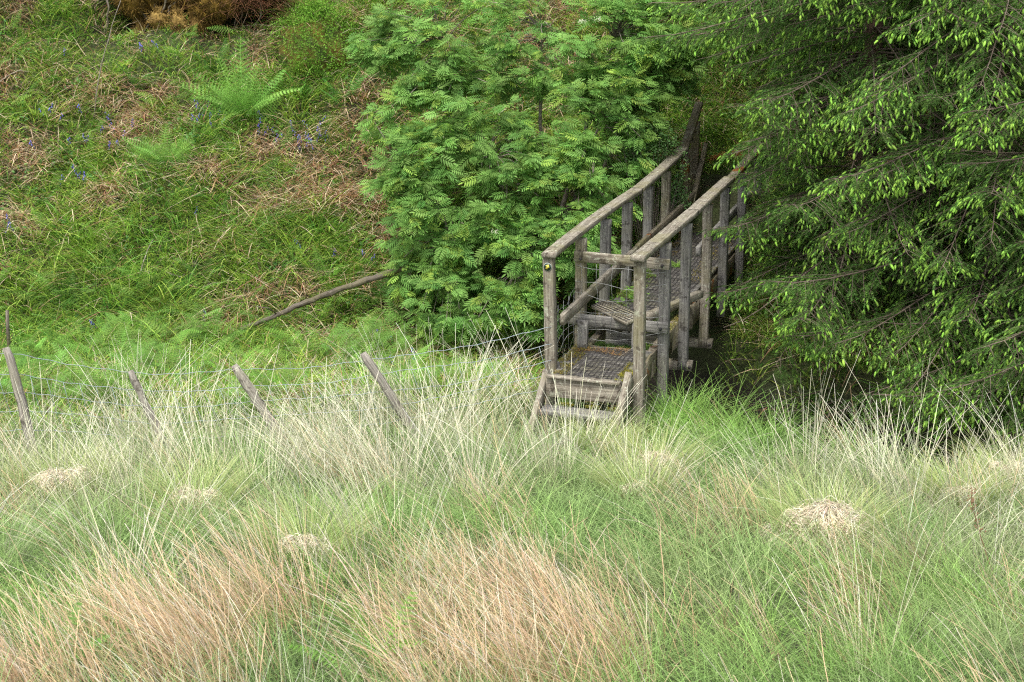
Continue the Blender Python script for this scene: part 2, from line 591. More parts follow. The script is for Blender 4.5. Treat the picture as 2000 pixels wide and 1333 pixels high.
# side beams and cross bearers
bpart('side_beam', lambda a: beam(a, bp3(.12, .07, -.12), bp3(5.9, .07, -.12), .07, .2, seg=50), M_beam)
bpart('side_beam', lambda a: beam(a, bp3(.2, BW - .085, -.13), bp3(2.95, BW - .085, -.1), .075, .22, seg=36, jit=.012), M_beam)
bpart('side_beam', lambda a: beam(a, bp3(2.97, BW - .085, -.08), bp3(6.0, BW - .085, -.06), .07, .2), M_beam)
for s, z in ((1.82, -.42), (2.81, -.47)):
    bpart('cross_bearer', lambda a: beam(a, bp3(s + .01, -.1, z), bp3(s + .01, BW + .09, z), .1, .085), M_wood)
# lower platform: boards under netting
def boards(a, s0, s1, t0f, t1f, z, bw=.135, th=.035):
    s = s0
    while s < s1 - .02:
        e = min(bw, s1 - s)
        t0, t1 = t0f(s + e / 2), t1f(s + e / 2)
        beam(a, bp3(s + e / 2, t0, z + random.uniform(-.003, .003)), bp3(s + e / 2, t1, z + random.uniform(-.003, .003)), e - .008, th)
        s += bw
bpart('platform', lambda a: boards(a, -.2, .8, lambda s: -.02, lambda s: BW - .07, -.02), M_deck)
tR = lambda s: float(np.interp(s, [1.1, 1.6, 2.56, 6], [.41, .45, .7, .7]))
bpart('deck', lambda a: boards(a, 1.12, 5.95, lambda s: .0, tR, .082), M_deck)
def netting(a, s0, s1, t0f, t1f, z, c=.042):
    s = s0; r = .0036
    pz = lambda s, t: z + .004 * math.sin(s * 31 + t * 17) + .003
    while s < s1:
        t0, t1 = t0f(s), t1f(s)
        tt = np.linspace(t0, t1, 7)
        tube(a, [bp3(s + .006 * math.sin(9 * t + s * 40), t, pz(s, t)) for t in tt], r, 3, cap=False); s += c
    n = int((t1f(s1) - t0f(s1)) / c)
    for k in range(n + 1):
        t = t0f(s1) + k * c
        ss = [q for q in np.arange(s0, s1, .1) if t0f(q) <= t <= t1f(q)]
        if len(ss) > 2: tube(a, [bp3(q, t + .006 * math.sin(q * 13 + k), pz(q, t) + .002) for q in ss], r, 3, cap=False)
bpart('wire_netting', lambda a: netting(a, -.17, .76, lambda s: .1, lambda s: BW - .14, .002), M_net)
bpart('wire_netting', lambda a: netting(a, 1.14, 5.9, lambda s: .1, lambda s: tR(s) - .03, .103), M_net)
# step up between platform and deck
bpart('riser', lambda a: (beam(a, bp3(1.06, .2, -.03), bp3(1.06, .46, -.03), .04, .06), beam(a, bp3(1.08, .2, .035), bp3(1.08, .46, .035), .04, .06)), M_grey)
bpart('riser', lambda a: beam(a, bp3(.82, 0, -.06), bp3(.82, BW - .08, -.06), .05, .1), M_wood)
# skewed edge plank of the deck
B0, B1 = at_z(1262, 620, .13), at_z(1368, 574, .13)
bpart('edge_plank', lambda a: beam(a, B0, B1, .07, .07), M_wood)
# front steps
bpart('tread', lambda a: beam(a, bp3(-.245, .03, .012), bp3(-.245, BW - .1, .007), .08, .022), M_wood)
bpart('riser', lambda a: beam(a, bp3(-.235, .02, -.085), bp3(-.235, BW - .1, -.088), .04, .17), M_wood)
bpart('tread', lambda a: beam(a, bp3(-.42, .04, -.235), bp3(-.42, BW - .1, -.24), .17, .04), M_grey)
bpart('tread', lambda a: beam(a, bp3(-.62, .04, -.44), bp3(-.62, BW - .1, -.44), .17, .04), M_grey)
bpart('stair_side', lambda a: beam(a, bp3(-.1, BW - .055, .02), bp3(-.8, BW - .055, -.52), .055, .16), M_wood)
bpart('stair_side', lambda a: beam(a, bp3(-.12, -.01, -.01), bp3(-.74, -.01, -.54), .05, .13), M_wood)
# stile across the bridge
zt = .81
bpart('stile_rail', lambda a: beam(a, bp3(.835, -.045, .815), bp3(.835, BW + .06, .80), .035, .095), M_wood)
bpart('stile_rail', lambda a: beam(a, bp3(.835, -.16, .235), bp3(.835, BW + .06, .215), .035, .1), M_grey)
A0, A1 = at_z(1172, 594, .31), at_z(1240, 626, .29)
def stepA(a):
    beam(a, A0, A1, .19, .035, up=(.1, -.55, .85))
sa = bpart('stile_step', stepA, M_wood)
def netA(a):
    d, s, u = frame_of(A1 - A0, (.1, -.55, .85))
    for k in range(15):
        q = A0 + (A1 - A0) * ((k + .5) / 15)
        tube(a, [q - s * .09 + u * .022, q + s * .09 + u * .022], .0025, 3, cap=False)
    for k in range(6):
        o = -.085 + k * .034
        tube(a, [A0 + s * o + u * .021, A1 + s * o + u * .021], .0025, 3, cap=False)
bpart('wire_netting', netA, M_net)
bpart('step_support', lambda a: beam(a, A1 + BD * .02 - BR * .0 - ZU * .02, A1 + BD * .02 - ZU * .34, .05, .06, up=BD), M_grey)
bpart('step_support', lambda a: beam(a, bp3(.7, .08, -.02), bp3(.7, .08, .26), .09, .05, up=BD), M_grey)
# wires strung across the stile and down the sides
def swire(a):
    for z, sg in ((.74, .02), (.60, .04), (.47, .03), (.33, .02), (.16, .02), (.08, .015)):
        tt = np.linspace(-.03, BW + .04, 12)
        tube(a, [bp3(.81, t, z + .018 * math.sin(t * 11 + z * 30) - sg * math.sin(math.pi * (t / BW)) ) for t in tt], .0022, 4)
    for t in np.linspace(.03, BW - .03, 6):
        tube(a, [bp3(.81, t + .01 * math.sin(k * 2.1 + t * 9), .06 + k * .14) for k in range(6)], .0018, 4)
    for k in range(5):   # netting beside the platform
        z = .05 + k * .09
        tube(a, [bp3(s, -.03 + .02 * math.sin(s * 9 + k), z + .1 * s + .02 * math.sin(s * 12 + k)) for s in np.linspace(.03, .86, 8)], .0022, 4)
    for k in range(5):
        s = .1 + k * .17
        tube(a, [bp3(s, -.03, z) for z in (.0, .15, .3, .5)], .0018, 4)
bpart('stile_wire', swire, simple('dull_stile_wire', (.14, .14, .13), .6, .3, 20, (.34, .35, .34)))
# waymark disc on the first post
def disc(name, r, th, t_off, s_off, z, mat, shape=None):
    a = Acc()
    c = bp3(s_off, t_off, z)
    out_ = -BD
    if shape is None:
        pts = [(r * math.cos(k / 28 * 2 * math.pi), r * math.sin(k / 28 * 2 * math.pi)) for k in range(28)]
    else: pts = shape
    n = len(pts)
    V = [c + BR * x + ZU * y for x, y in pts] + [c + BR * x + ZU * y + out_ * th for x, y in pts] + [c, c + out_ * th]
    T = [];  Q = []
    for k in range(n):
        k2 = (k + 1) % n
        Q.append((k, k2, n + k2, n + k)); T.append((2 * n + 1, n + k, n + k2)); T.append((2 * n, k2, k))
    a.add(V, Q, T); return a
M_dgreen = simple('dark_green_plastic', (.012, .03, .016), .5)
M_yel = simple('yellow_arrow_plastic', (.75, .6, .06), .5, 0, 60, (.6, .5, .1))
M_rim = simple('pale_disc_rim', (.35, .42, .38), .6)
zc = .915
A = disc('d', .032, .006, -.033, -.046, zc, None)
B = disc('d', .036, .003, -.033, -.045, zc, None)
ang = rad(-20)
arrow = [(.0, .0), (.0, .024), (-.011, .017), (-.022, .006), (-.018, .002), (-.012, .006), (-.014, -.019), (.006, -.022), (.006, -.004), (.014, -.001), (.021, .004), (.012, .016), (.002, .026)][1:]
arrow = [(.9 * (x * math.cos(ang) - y * math.sin(ang)), .95 * (x * math.sin(ang) + y * math.cos(ang))) for x, y in arrow]
Cc = disc('d', .02, .003, -.033, -.0525, zc, None, arrow)
V = np.concatenate(B.V + A.V + Cc.V) - np.array(bridge.location)
nB, nA = B.n, A.n
Qs = np.concatenate([B.Q[0], A.Q[0] + nB, Cc.Q[0] + nB + nA]); Ts = np.concatenate([B.T[0], A.T[0] + nB, Cc.T[0] + nB + nA])
fm = np.concatenate([np.full(len(B.Q[0]), 2), np.full(len(A.Q[0]), 0), np.full(len(Cc.Q[0]), 1), np.full(len(B.T[0]), 2), np.full(len(A.T[0]), 0), np.full(len(Cc.T[0]), 1)])
wd = new_mesh('waymark_disc', V, Qs, Ts, mat=[M_dgreen, M_yel, M_rim], fmat=fm, parent=p1)
tag(wd, 'round dark green waymark disc with a yellow arrow')
# bolt heads
for s, t, z in ((.8, .02, .80), (.8, BW, .79), (.8, 0, .22), (.8, BW, .21), (1.77, BW + .075, -.42), (2.76, BW + .07, -.47)):
    bpart('bolt', lambda a: tube(a, [bp3(s + .012, t, z), bp3(s - .008, t, z)], .014, 8), M_net)

# ------------------------------------------------------------------ wire fence
fence = empty('wire_fence', tuple(at_y(440, 840, 13.0)))
tag(fence, 'leaning wooden posts with sagging galvanised stock wire running to the bridge', 'fence')
FA, FB = np.array([-3.9, 12.2]), np.array([.29, 13.55])
fd = (FB - FA) / np.linalg.norm(FB - FA); fn = np.array([fd[1], -fd[0]])
def fpt(px, py, off=0.0):
    r = ray(px, py); P0 = FA + fn * off
    k = (P0 @ fn) / (r[:2] @ fn); return CP + r * k
for (tx, ty, bx, by, r, off) in ((14, 678, 72, 905, .043, .25), (254, 724, 322, 870, .038, .2), (458, 714, 545, 850, .046, .2), (710, 690, 800, 830, .043, .2), (-190, 690, -150, 900, .045, .2)):
    a = Acc()
    t_, b_ = fpt(tx, ty, .03), fpt(bx, by, off)
    b_ = b_ + (b_ - t_) * .25
    k = np.linspace(0, 1, 14)[:, None]
    pts = b_ + (t_ - b_) * k + rng.normal(0, .003, (14, 3))
    rr = r * (1.12 - .15 * k[:, 0]) * (1 + rng.normal(0, .03, 14)); rr[-1] *= .72
    rr *= .86
    tube(a, pts, rr, 10, jit=.07)
    a.build('post', M_post, fence)
W_ = [[(-260, 700), (0, 690), (30, 690), (130, 712), (250, 727), (310, 733), (400, 727), (465, 722), (600, 720), (705, 705), (850, 687), (950, 670), (1080, 637)],
      [(-260, 745), (0, 732), (32, 728), (70, 738), (160, 752), (275, 763), (380, 766), (480, 755), (640, 749), (725, 733), (800, 722), (950, 704), (1082, 670)],
      [(-260, 780), (0, 769), (35, 764), (170, 783), (290, 796), (400, 795), (500, 783), (640, 776), (745, 766), (900, 750), (1084, 702)],
      [(-260, 820), (0, 805), (45, 802), (180, 812), (300, 830), (500, 815), (750, 798), (1084, 730)],
      [(-260, 855), (0, 842), (55, 839), (180, 846), (300, 862), (500, 850), (750, 828), (1084, 755)]]
WP = []
for w in W_:
    px = np.linspace(w[0][0], w[-1][0], 90)
    py = np.interp(px, [q[0] for q in w], [q[1] for q in w])
    py = np.convolve(np.pad(py, 2, 'edge'), np.ones(5) / 5, 'valid') + 1.2 * np.sin(px * .11)
    P_ = np.array([fpt(a_, b_) for a_, b_ in zip(px, py)]); WP.append((px, P_))
    a = Acc(); tube(a, P_, .0026, 5); a.build('wire', M_wire, fence)
a = Acc()
for px in np.arange(-250, 1075, 31):
    pts = []
    for k, (pp, P_) in enumerate(WP[1:]):
        q = px + k * 11 + 3 * math.sin(px + k)
        pts.append([np.interp(q, pp, P_[:, c]) for c in range(3)])
    tube(a, pts, .002, 4)
a.build('stay_wire', M_wire, fence)

# ------------------------------------------------------------------ leaning dead log, sticks
def lerp_pts(pts, n):
    pts = np.asarray(pts, float); t = np.linspace(0, len(pts) - 1, n)
    return np.column_stack([np.interp(t, np.arange(len(pts)), pts[:, c]) for c in range(3)])
a = Acc()
lp = [at_y(470, 645, 17.0), at_y(550, 611, 17.1), at_y(640, 574, 17.2), at_y(750, 537, 17.35), at_y(880, 492, 17.5), at_y(1040, 430, 17.75)]
lp = lerp_pts(lp, 40) + rng.normal(0, .004, (40, 3))
tube(a, lp, np.linspace(.024, .044, 40) * (1 + rng.normal(0, .05, 40)), 9, jit=.04)
tube(a, [lp[7], lp[7] + [-.08, -.1, .1], lp[7] + [-.2, -.15, .13]], [.009, .007, .004], 5)
tag(a.build('fallen_log', M_log, origin=tuple(lp[0])), 'long thin dead tree trunk lying propped across the slope into the rowan', 'log')

# ------------------------------------------------------------------ leaf templates
def leaflet_rowan():
    """folded lanceolate leaflet along +x, length 1"""
    V = [(0, 0, 0), (.35, .125, .03), (.75, .1, .02), (1, 0, -.04), (.75, -.1, .02), (.35, -.125, .03), (.5, 0, -.01)]
    T = [(0, 6, 1), (1, 6, 2), (2, 6, 3), (3, 6, 4), (4, 6, 5), (5, 6, 0)]
    return np.array(V), np.array(T)


def rowan_leaf(pairs=6, droop=.25, ll=.33):
    V, T, n = [], [], 0
    lv, lt = leaflet_rowan()
    def put(x, ang, l, zz):
        nonlocal n
        c, s = math.cos(ang), math.sin(ang)
        p = lv * l
        q = np.column_stack([p[:, 0] * c - p[:, 1] * s, p[:, 0] * s + p[:, 1] * c, p[:, 2] - .3 * np.abs(p[:, 0]) ** 2 / max(l, .01) * .6])
        V.append(q + [x, 0, zz]); T.append(lt + n); n += len(lv)
    for k in range(pairs):
        x = .22 + .7 * k / pairs
        l = ll * (.82 + .3 * math.sin(math.pi * (k + .5) / pairs))
        z = -droop * x * x
        put(x, rad(62 - 3 * k), l, z); put(x, -rad(62 - 3 * k), l, z)
    put(.9, 0, ll, -droop * .81)
    # rachis
    V.append(np.array([(0, -.008, 0), (0, .008, 0), (.9, .004, -droop * .81), (.9, -.004, -droop * .81)])); T.append(np.array([(0, 1, 2), (0, 2, 3)]) + n)
    return np.concatenate(V), np.concatenate(T)


def fern_frond(pairs=22, pin=9, width=.24, droop=.35, arch=.0):
    """triangular twice-cut frond along +x, length 1, flat in xy"""
    V, T, n = [], [], 0
    zf = lambda x: .55 * x * .6 - droop * x * x
    for k in range(pairs):
        x = .12 + .86 * (k / pairs)
        w = width * min(1.0, (k + 2) / 5) * (1 - (x - .12) / .9) ** .8 + .012
        for sg in (1, -1):
            a = rad(68) * sg
            d = np.array([math.cos(a), math.sin(a)]); e = np.array([-d[1], d[0]])
            for j in range(pin):
                u0 = w * (j / pin); u1 = w * ((j + 1.15) / pin)
                hw = .86 / pairs * .5 * (1 - .7 * j / pin) + .002
                z = zf(x) - .25 * u0
                b0 = np.array([x, 0]) + d * u0; b1 = np.array([x, 0]) + d * (u0 * .4 + u1 * .6)
                for s2 in (1, -1):
                    tip = b0 + d * (u1 - u0) * 1.0 + e * hw * s2
                    V.append([(*b0, z), (*b1, z - .01), (*tip, z - .02)]); T.append((n, n + 1, n + 2)); n += 3
    V = np.concatenate([np.array(v) for v in V])
    pts = [(0, 0, 0)] + [(x, 0, zf(x)) for x in np.linspace(.15, 1, 7)]
    R, TT = [], []
    for i, p in enumerate(pts):
        w = .007 * (1 - i / 9)
        R += [(p[0], -w, p[2]), (p[0], w, p[2])]
        if i: TT += [(n + 2 * i - 2, n + 2 * i - 1, n + 2 * i + 1), (n + 2 * i - 2, n + 2 * i + 1, n + 2 * i)]
    return np.vstack([V, R]), np.vstack([np.array(T), np.array(TT)])


def jitc(base, n, s=.15, hue=.06):
    b = np.asarray(base, float)
    c = b[None] * (1 + rng.normal(0, s, (n, 1))) * (1 + rng.normal(0, hue, (n, 3)))
    return np.clip(c, .003, .95)


# ------------------------------------------------------------------ rowan
GR_ROWAN = (.225, .41, .1)
lobes = [(1030, 70, 18.4, 320, 105, .6), (840, 110, 18.3, 125, 75, .5), (1210, 100, 18.5, 150, 110, .6), (1010, 220, 18.0, 240, 110, .65),
         (1150, 250, 18.0, 170, 120, .6), (950, 330, 17.7, 200, 100, .6), (1080, 380, 17.6, 150, 120, .6), (890, 430, 17.5, 150, 95, .5),
         (1010, 500, 17.3, 130, 90, .5), (850, 520, 17.4, 100, 70, .4), (940, 575, 17.1, 130, 65, .4), (800, 390, 17.8, 70, 60, .35),
         (820, 235, 18.1, 100, 45, .3), (1040, 590, 17.0, 60, 55, .3), (1265, 200, 18.5, 85, 65, .35), (1300, 60, 18.9, 80, 70, .4), (1240, 300, 18.5, 70, 60, .3), (1140, 460, 17.2, 70, 70, .35), (900, 620, 17.0, 70, 30, .25), (1290, 110, 18.6, 70, 70, .4)]
rowan = empty('rowan_tree', (.35, 18.1, float(height(.35, 18.1))))
tag(rowan, 'bushy rowan tree with fresh green feathery leaves left of the footbridge', 'tree')
base = np.array([.35, 18.1, float(height(.35, 18.1)) - .1])
CPs, CN = [], []
for (lx, ly, yy, rx, ry, rz) in lobes:
    c0 = at_y(lx, ly, yy); d = yy / math.cos(PITCH)
    a_, b_ = rx / FPX * d, ry / FPX * d
    n = int(46 * (a_ * b_ + a_ * rz + b_ * rz) * 3.1)
    v = nrm(rng.normal(size=(n, 3)))
    v = v[(v[:, 1] < .45)]
    r = rng.uniform(.55, 1.08, (len(v), 1)) ** .6
    CPs.append(c0 + v * r * [a_, rz, b_]); CN.append(v)
CPs, CN = np.concatenate(CPs), np.concatenate(CN)
s_, t_ = st_of(CPs[:, 0], CPs[:, 1])
keep = ~((t_ > -.16) & (CPs[:, 2] < 1.75)) & (CPs[:, 2] > height(CPs[:, 0], CPs[:, 1]) + .05)
keep &= (vnoise(CPs[:, 0] * 4.4 + 9, CPs[:, 2] * 5.2 + CPs[:, 1] * 2, 77) > .34)
CPs, CN = CPs[keep], CN[keep]
nc = len(CPs)
leafT = [rowan_leaf(5, .25, .36), rowan_leaf(6, .4, .33), rowan_leaf(5, .1, .38)]
ac = Acc()
per = 7
tone = .8 + .7 * (fbm(CPs[:, 0] * 3, CPs[:, 2] * 3.4, 5) - .3)
for k in range(per):
    az = rng.uniform(0, 2 * math.pi, nc)
    pitch = rng.normal(-.12, .3, nc)
    d = np.column_stack([np.cos(az) * np.cos(pitch), np.sin(az) * np.cos(pitch), np.sin(pitch)]) + CN * .45 + [0, -.12, 0]
    up = nrm(np.array([0, -.45, 1.]) + CN * .45 + rng.normal(0, .3, (nc, 3)))
    sc = rng.uniform(.12, .2, nc)
    which = rng.integers(0, 3, nc)
    col = jitc(GR_ROWAN, nc, .14, .05) * tone[:, None]
    yl = rng.random(nc) < .16
    col[yl] *= [1.4, 1.15, .9]
    dl = rng.random(nc) < .2
    col[dl] *= [.62, .72, .7]
    Ms = basis(d, up, sc)
    P_ = CPs + nrm(d) * .012 + rng.normal(0, .025, (nc, 3))
    for w in range(3):
        q = which == w
        stamp(ac, leafT[w][0], None, leafT[w][1], Ms[q], P_[q], col[q])
ac.build('crown', M_rowan, rowan)
# stems: trunk forks, boughs to the lobes, twigs to the leaf clusters
at_ = Acc()
stems = []
for tx, ty, yy in ((1060, 60, 18.4), (1200, 70, 18.5), (860, 90, 18.3), (950, 300, 17.8), (1170, 240, 18.0), (880, 470, 17.5), (1020, 520, 17.4), (780, 360, 17.8), (1250, 170, 18.4)):
    e = at_y(tx, ty, yy)
    k = np.linspace(0, 1, 16)[:, None]
    mid = (base + e) / 2 + [rng.normal(0, .1), rng.normal(0, .1), .25]
    pts = (1 - k) ** 2 * base + 2 * k * (1 - k) * mid + k ** 2 * e + rng.normal(0, .012, (16, 3))
    tube(at_, pts, np.linspace(.04, .01, 16), 6, jit=.05); stems.append(pts)
SP = np.concatenate(stems)
at_.build('trunk', M_twig, rowan)
q = rng.choice(nc, min(nc, 520), replace=False)
P1 = CPs[q]
dist = np.linalg.norm(P1[:, None] - SP[None], axis=2)
P0 = SP[np.argmin(dist, 1)]
k = np.linspace(0, 1, 6)[None, :, None]
PP = P0[:, None] * (1 - k) + P1[:, None] * k
PP += (np.sin(math.pi * k) * .08) * np.array([0, 0, 1]) + rng.normal(0, .012, PP.shape) * np.sin(math.pi * k)
tw = Acc(); tubes_many(tw, PP, np.repeat(np.linspace(.0075, .004, 6)[None], len(PP), 0), 4)
tw.build('twigs', M_twig, rowan)
# creamy flower heads
M_cream = simple('cream_blossom', (.6, .6, .45), .8)
fl = Acc()
for px, py, yy in ((1166, 38, 17.85), (1136, 42, 17.85), (966, 452, 17.0)):
    c0 = at_y(px, py, yy)
    for k in range(45):
        p = c0 + rng.normal(0, 1, 3) * [.03, .02, .014]
        d = rng.normal(0, 1, 3) * .006
        fl.add([p, p + [.008, 0, 0], p + [.004, -.003, .008], p + [.004, .005, .004]], None, [(0, 1, 2), (0, 2, 3), (1, 3, 2)])
fl.build('blossom', M_cream, rowan)

# ------------------------------------------------------------------ small leaved shrub by the far end of the left rail
def oval_leaf():
    V = np.array([(0, 0, 0), (.35, .26, .05), (.75, .2, .03), (1, 0, 0), (.75, -.2, .03), (.35, -.26, .05)])
    return V, np.array([(0, 1, 5), (1, 2, 4), (1, 4, 5), (2, 3, 4)])
def leafy_shrub(name, label, cat, blobs, n, size, colr, stemcol=M_twig, root=None):
    c0 = root if root is not None else at_y(*blobs[0][:3])
    b0 = np.array([c0[0], c0[1], float(height(c0[0], c0[1]))])
    r_ = empty(name, tuple(b0)); tag(r_, label, cat)
    P_ = []
    for (bx, by, yy, rx, ry, rz) in blobs:
        c = at_y(bx, by, yy); d = yy / math.cos(PITCH)
        v = nrm(rng.normal(size=(n, 3))) * rng.uniform(.2, 1, (n, 1)) ** .5
        P_.append(c + v * [rx / FPX * d, rz, ry / FPX * d])
    P_ = np.concatenate(P_); P_ = P_[P_[:, 2] > height(P_[:, 0], P_[:, 1])]
    m_ = len(P_)
    tgt = P_[rng.choice(m_, min(m_, 60), replace=False)]
    k = np.linspace(0, 1, 6)[None, :, None]
    PP = b0 * (1 - k) + tgt[:, None] * k + np.sin(math.pi * k) * rng.normal(0, .04, (len(tgt), 1, 3)) + np.sin(math.pi * k) * [0, 0, .1]
    a = Acc(); tubes_many(a, PP, np.repeat(np.linspace(.006, .002, 6)[None], len(PP), 0), 4); a.build('stem', stemcol, r_)
    v, t = oval_leaf(); a = Acc()
    d = rng.normal(size=(m_, 3)) * [1, 1, .5]
    stamp(a, v, None, t, basis(d, np.array([0, -.4, 1.]) + rng.normal(0, .4, (m_, 3)), rng.uniform(.7, 1.3, m_) * size), P_, jitc(colr, m_, .2))
    a.build('foliage', M_plant, r_)
    return r_
leafy_shrub('hawthorn_bush', 'small pale leaved bush growing against the left handrail', 'bush',
            [(1275, 275, 18.0, 50, 55, .25), (1310, 330, 18.2, 35, 60, .25), (1240, 310, 17.9, 35, 40, .2), (1320, 395, 18.3, 30, 40, .2)], 900, .028, (.2, .36, .13))

# ------------------------------------------------------------------ spruces
def sprig(nneedle=26, tip=True, seed=0):
    """twig along +x, length 1 (about 13 cm), dark needles and a lime new shoot at its end"""
    r = np.random.default_rng(seed)
    V, T, C = [], [], []; n = 0
    dk, lm = np.array([.1, .2, .045]), np.array([.2, .36, .055])
    st = np.array([.1, .07, .045])
    V += [(0, -.012, 0), (0, .012, 0), (1, 0, .004)]; T.append((0, 1, 2)); C += [st] * 3; n = 3
    for k in range(nneedle):
        x = r.uniform(.1, .98)
        a = r.uniform(-.3, math.pi + .3)
        d = nrm(np.array([.75, math.cos(a), math.sin(a) * .7]))
        l = r.uniform(.13, .2)
        p = np.array([x, 0, 0]); sd_ = nrm(np.cross(d, r.normal(size=3))) * .022
        V += [p - sd_, p + sd_, p + d * l]; T.append((n, n + 1, n + 2)); C += [dk * r.uniform(.6, 1.5)] * 3; n += 3
    if tip:
        # new shoot: fat tapering brush drooping from the twig end
        L_, R_ = r.uniform(.32, .5), r.uniform(.08, .115)
        dd = nrm(np.array([1, r.normal(0, .25), -.35]))
        s_ = nrm(np.cross(dd, [0, 0, 1])); u_ = np.cross(s_, dd)
        rings = [(0, .35), (.3, 1), (.7, .8), (1, .1)]
        b0 = n
        for (x, q) in rings:
            for j in range(5):
                a = j / 5 * 2 * math.pi
                V.append(np.array([.97, 0, 0]) + dd * L_ * x + (s_ * math.cos(a) + u_ * math.sin(a)) * R_ * q)
                C.append(lm * r.uniform(.75, 1.15) * (1 + .25 * x)); n += 1
        for i in range(3):
            for j in range(5):
                A_, B_ = b0 + i * 5 + j, b0 + i * 5 + (j + 1) % 5
                T += [(A_, B_, B_ + 5), (A_, B_ + 5, A_ + 5)]
        for k in range(16):
            x = r.uniform(.05, .9); a = r.uniform(0, 2 * math.pi)
            o_ = (s_ * math.cos(a) + u_ * math.sin(a))
            p = np.array([.97, 0, 0]) + dd * L_ * x + o_ * R_ * .6
            d = nrm(dd + o_ * .7); sd_ = nrm(np.cross(d, o_ + .1)) * .014
            V += [p - sd_, p + sd_, p + d * .12]; T.append((n, n + 1, n + 2)); C += [lm * r.uniform(.8, 1.4)] * 3; n += 3
    return np.array(V, float), np.array(T), np.array(C)
SPR_T = [sprig(32, True, k) for k in range(4)]
SPR_D = [sprig(38, False, 10 + k) for k in range(3)]


def spruce(x, y, H_, R_, label, az_rng=(0, 2 * math.pi), zlo=.15, zhi=5.0, dens=1.0, seed=1, zbase=None, tipf=.5, twist=0):
    r = np.random.default_rng(seed)
    zb = float(height(x, y)) if zbase is None else zbase
    root = empty('spruce_tree', (x, y, zb)); tag(root, label, 'tree', 'spruce trees over the gully')
    a = Acc()
    k = np.linspace(0, 1, 24)
    tp = np.column_stack([x + .03 * np.sin(k * 7), y + .03 * np.cos(k * 5), zb - .2 + k * (H_ + .2)])
    tube(a, tp, .11 * (1 - k * .9) * (H_ / 8) + .01, 10, jit=.04); a.build('trunk', M_bark, root)
    bd = Acc(); cr = Acc()
    BP, z = [], zlo
    while z < H_ * .97:
        vis = z < zhi
        nb = int((8 if vis else 6) * (dens if vis else 1))
        for j in range(nb):
            az = r.uniform(0, 2 * math.pi)
            if not (az_rng[0] <= az <= az_rng[1]) and vis and r.random() < .75: continue
            L_ = (R_ * (1 - z / (H_ * 1.05)) ** .7 + .25) * r.uniform(.75, 1.12)
            zz = z + r.uniform(-.12, .12)
            t = np.linspace(0, 1, 9)
            dz = L_ * (r.uniform(-.02, .2) * t - r.uniform(.25, .55) * t ** 1.8 + .16 * t ** 4) if z < H_ * .6 else L_ * (.2 * t - .15 * t ** 2)
            wv = r.normal(0, .05)
            P_ = np.column_stack([x + L_ * t * np.cos(az + wv * t), y + L_ * t * np.sin(az + wv * t), zb + zz + dz])
            sB, tB = st_of(P_[:, 0], P_[:, 1])
            inb = (tB < BW + .1) & (P_[:, 2] < 2.3) & (x > 0)
            if inb.any():
                c_ = int(np.argmax(inb))
                if c_ < 4: continue
                u_ = np.linspace(0, c_ - 1, 9)
                P_ = np.column_stack([np.interp(u_, np.arange(9), P_[:, q_]) for q_ in range(3)]); L_ *= (c_ - 1) / 8
            BP.append((P_, L_, vis))
        z += .22 if vis else .42
    for P_, L_, vis in BP:
        tube(bd, P_, np.linspace(.011, .003, 9) * (.6 + L_ * .22), 5, cap=False)
    bd.build('branch', M_stwig, root)
    # secondary twigs
    S0, S1, SL, SV, ST = [], [], [], [], []
    for P_, L_, vis in BP:
        step = .062 if vis else .2
        n = int(L_ * .86 / step)
        t = np.clip(np.linspace(.14, 1, n) + r.normal(0, .01, n), 0, 1)
        f = t * 8; i = np.minimum(f.astype(int), 7); u = (f - i)[:, None]
        p = P_[i] * (1 - u) + P_[i + 1] * u
        d = nrm(P_[i + 1] - P_[i])
        side = nrm(np.cross(d, [0, 0, 1.])) * np.where(np.arange(n) % 2, 1, -1)[:, None]
        ln = np.clip(.45 * (1 - t) * L_ + .12, .12, .5) * r.uniform(.6, 1.15, n)
        dr = nrm(d * .9 + side * r.uniform(.5, 1.1, (n, 1)) + np.column_stack([r.normal(0, .15, n), r.normal(0, .15, n), r.uniform(-.35, .12, n)]))
        S0.append(p); S1.append(dr); SL.append(ln); SV.append(np.full(n, vis)); ST.append(t)
    S0, S1, SL, SV, ST = map(np.concatenate, (S0, S1, SL, SV, ST))
    E_ = S0 + S1 * SL[:, None]
    s_, t_ = st_of(E_[:, 0], E_[:, 1])
    bad = ((t_ < BW + .05) & (s_ < 4.6) & (E_[:, 2] < 1.5)) | ((t_ < BW + .75) & (s_ < 4.4) & (E_[:, 2] < .0)) | ((t_ < BW + .03) & (s_ < 12) & (E_[:, 2] < 2.25) & (x > 0)) | (E_[:, 2] < -1.15) | ((E_[:, 1] < yc_of(E_[:, 0]) - 1.5) & (E_[:, 2] < -.1))
    S0, S1, SL, SV, ST = (q[~bad] for q in (S0, S1, SL, SV, ST))
    k = np.linspace(0, 1, 5)[None, :, None]
    PP = S0[:, None] + S1[:, None] * SL[:, None, None] * k - np.array([0, 0, 1]) * (k ** 2) * SL[:, None, None] * .16
    tb = Acc(); tubes_many(tb, PP, np.repeat(np.linspace(.0035, .0015, 5)[None], len(PP), 0), 3)
    tb.build('twigs', M_stwig, root)
    # sprigs along each twig
    cnt = np.where(SV, 1, .45)
    m_ = np.maximum((SL / .03 * cnt).astype(int), 2)
    idx_ = np.repeat(np.arange(len(SL)), m_)
    u = r.uniform(.12, 1, len(idx_))
    last = np.concatenate([[True], idx_[1:] != idx_[:-1]]); u[last] = 1.0
    f = u * 4; i = np.minimum(f.astype(int), 3); w = (f - i)[:, None]
    pos = PP[idx_, i] * (1 - w) + PP[idx_, i + 1] * w
    dr = nrm(PP[idx_, i + 1] - PP[idx_, i])
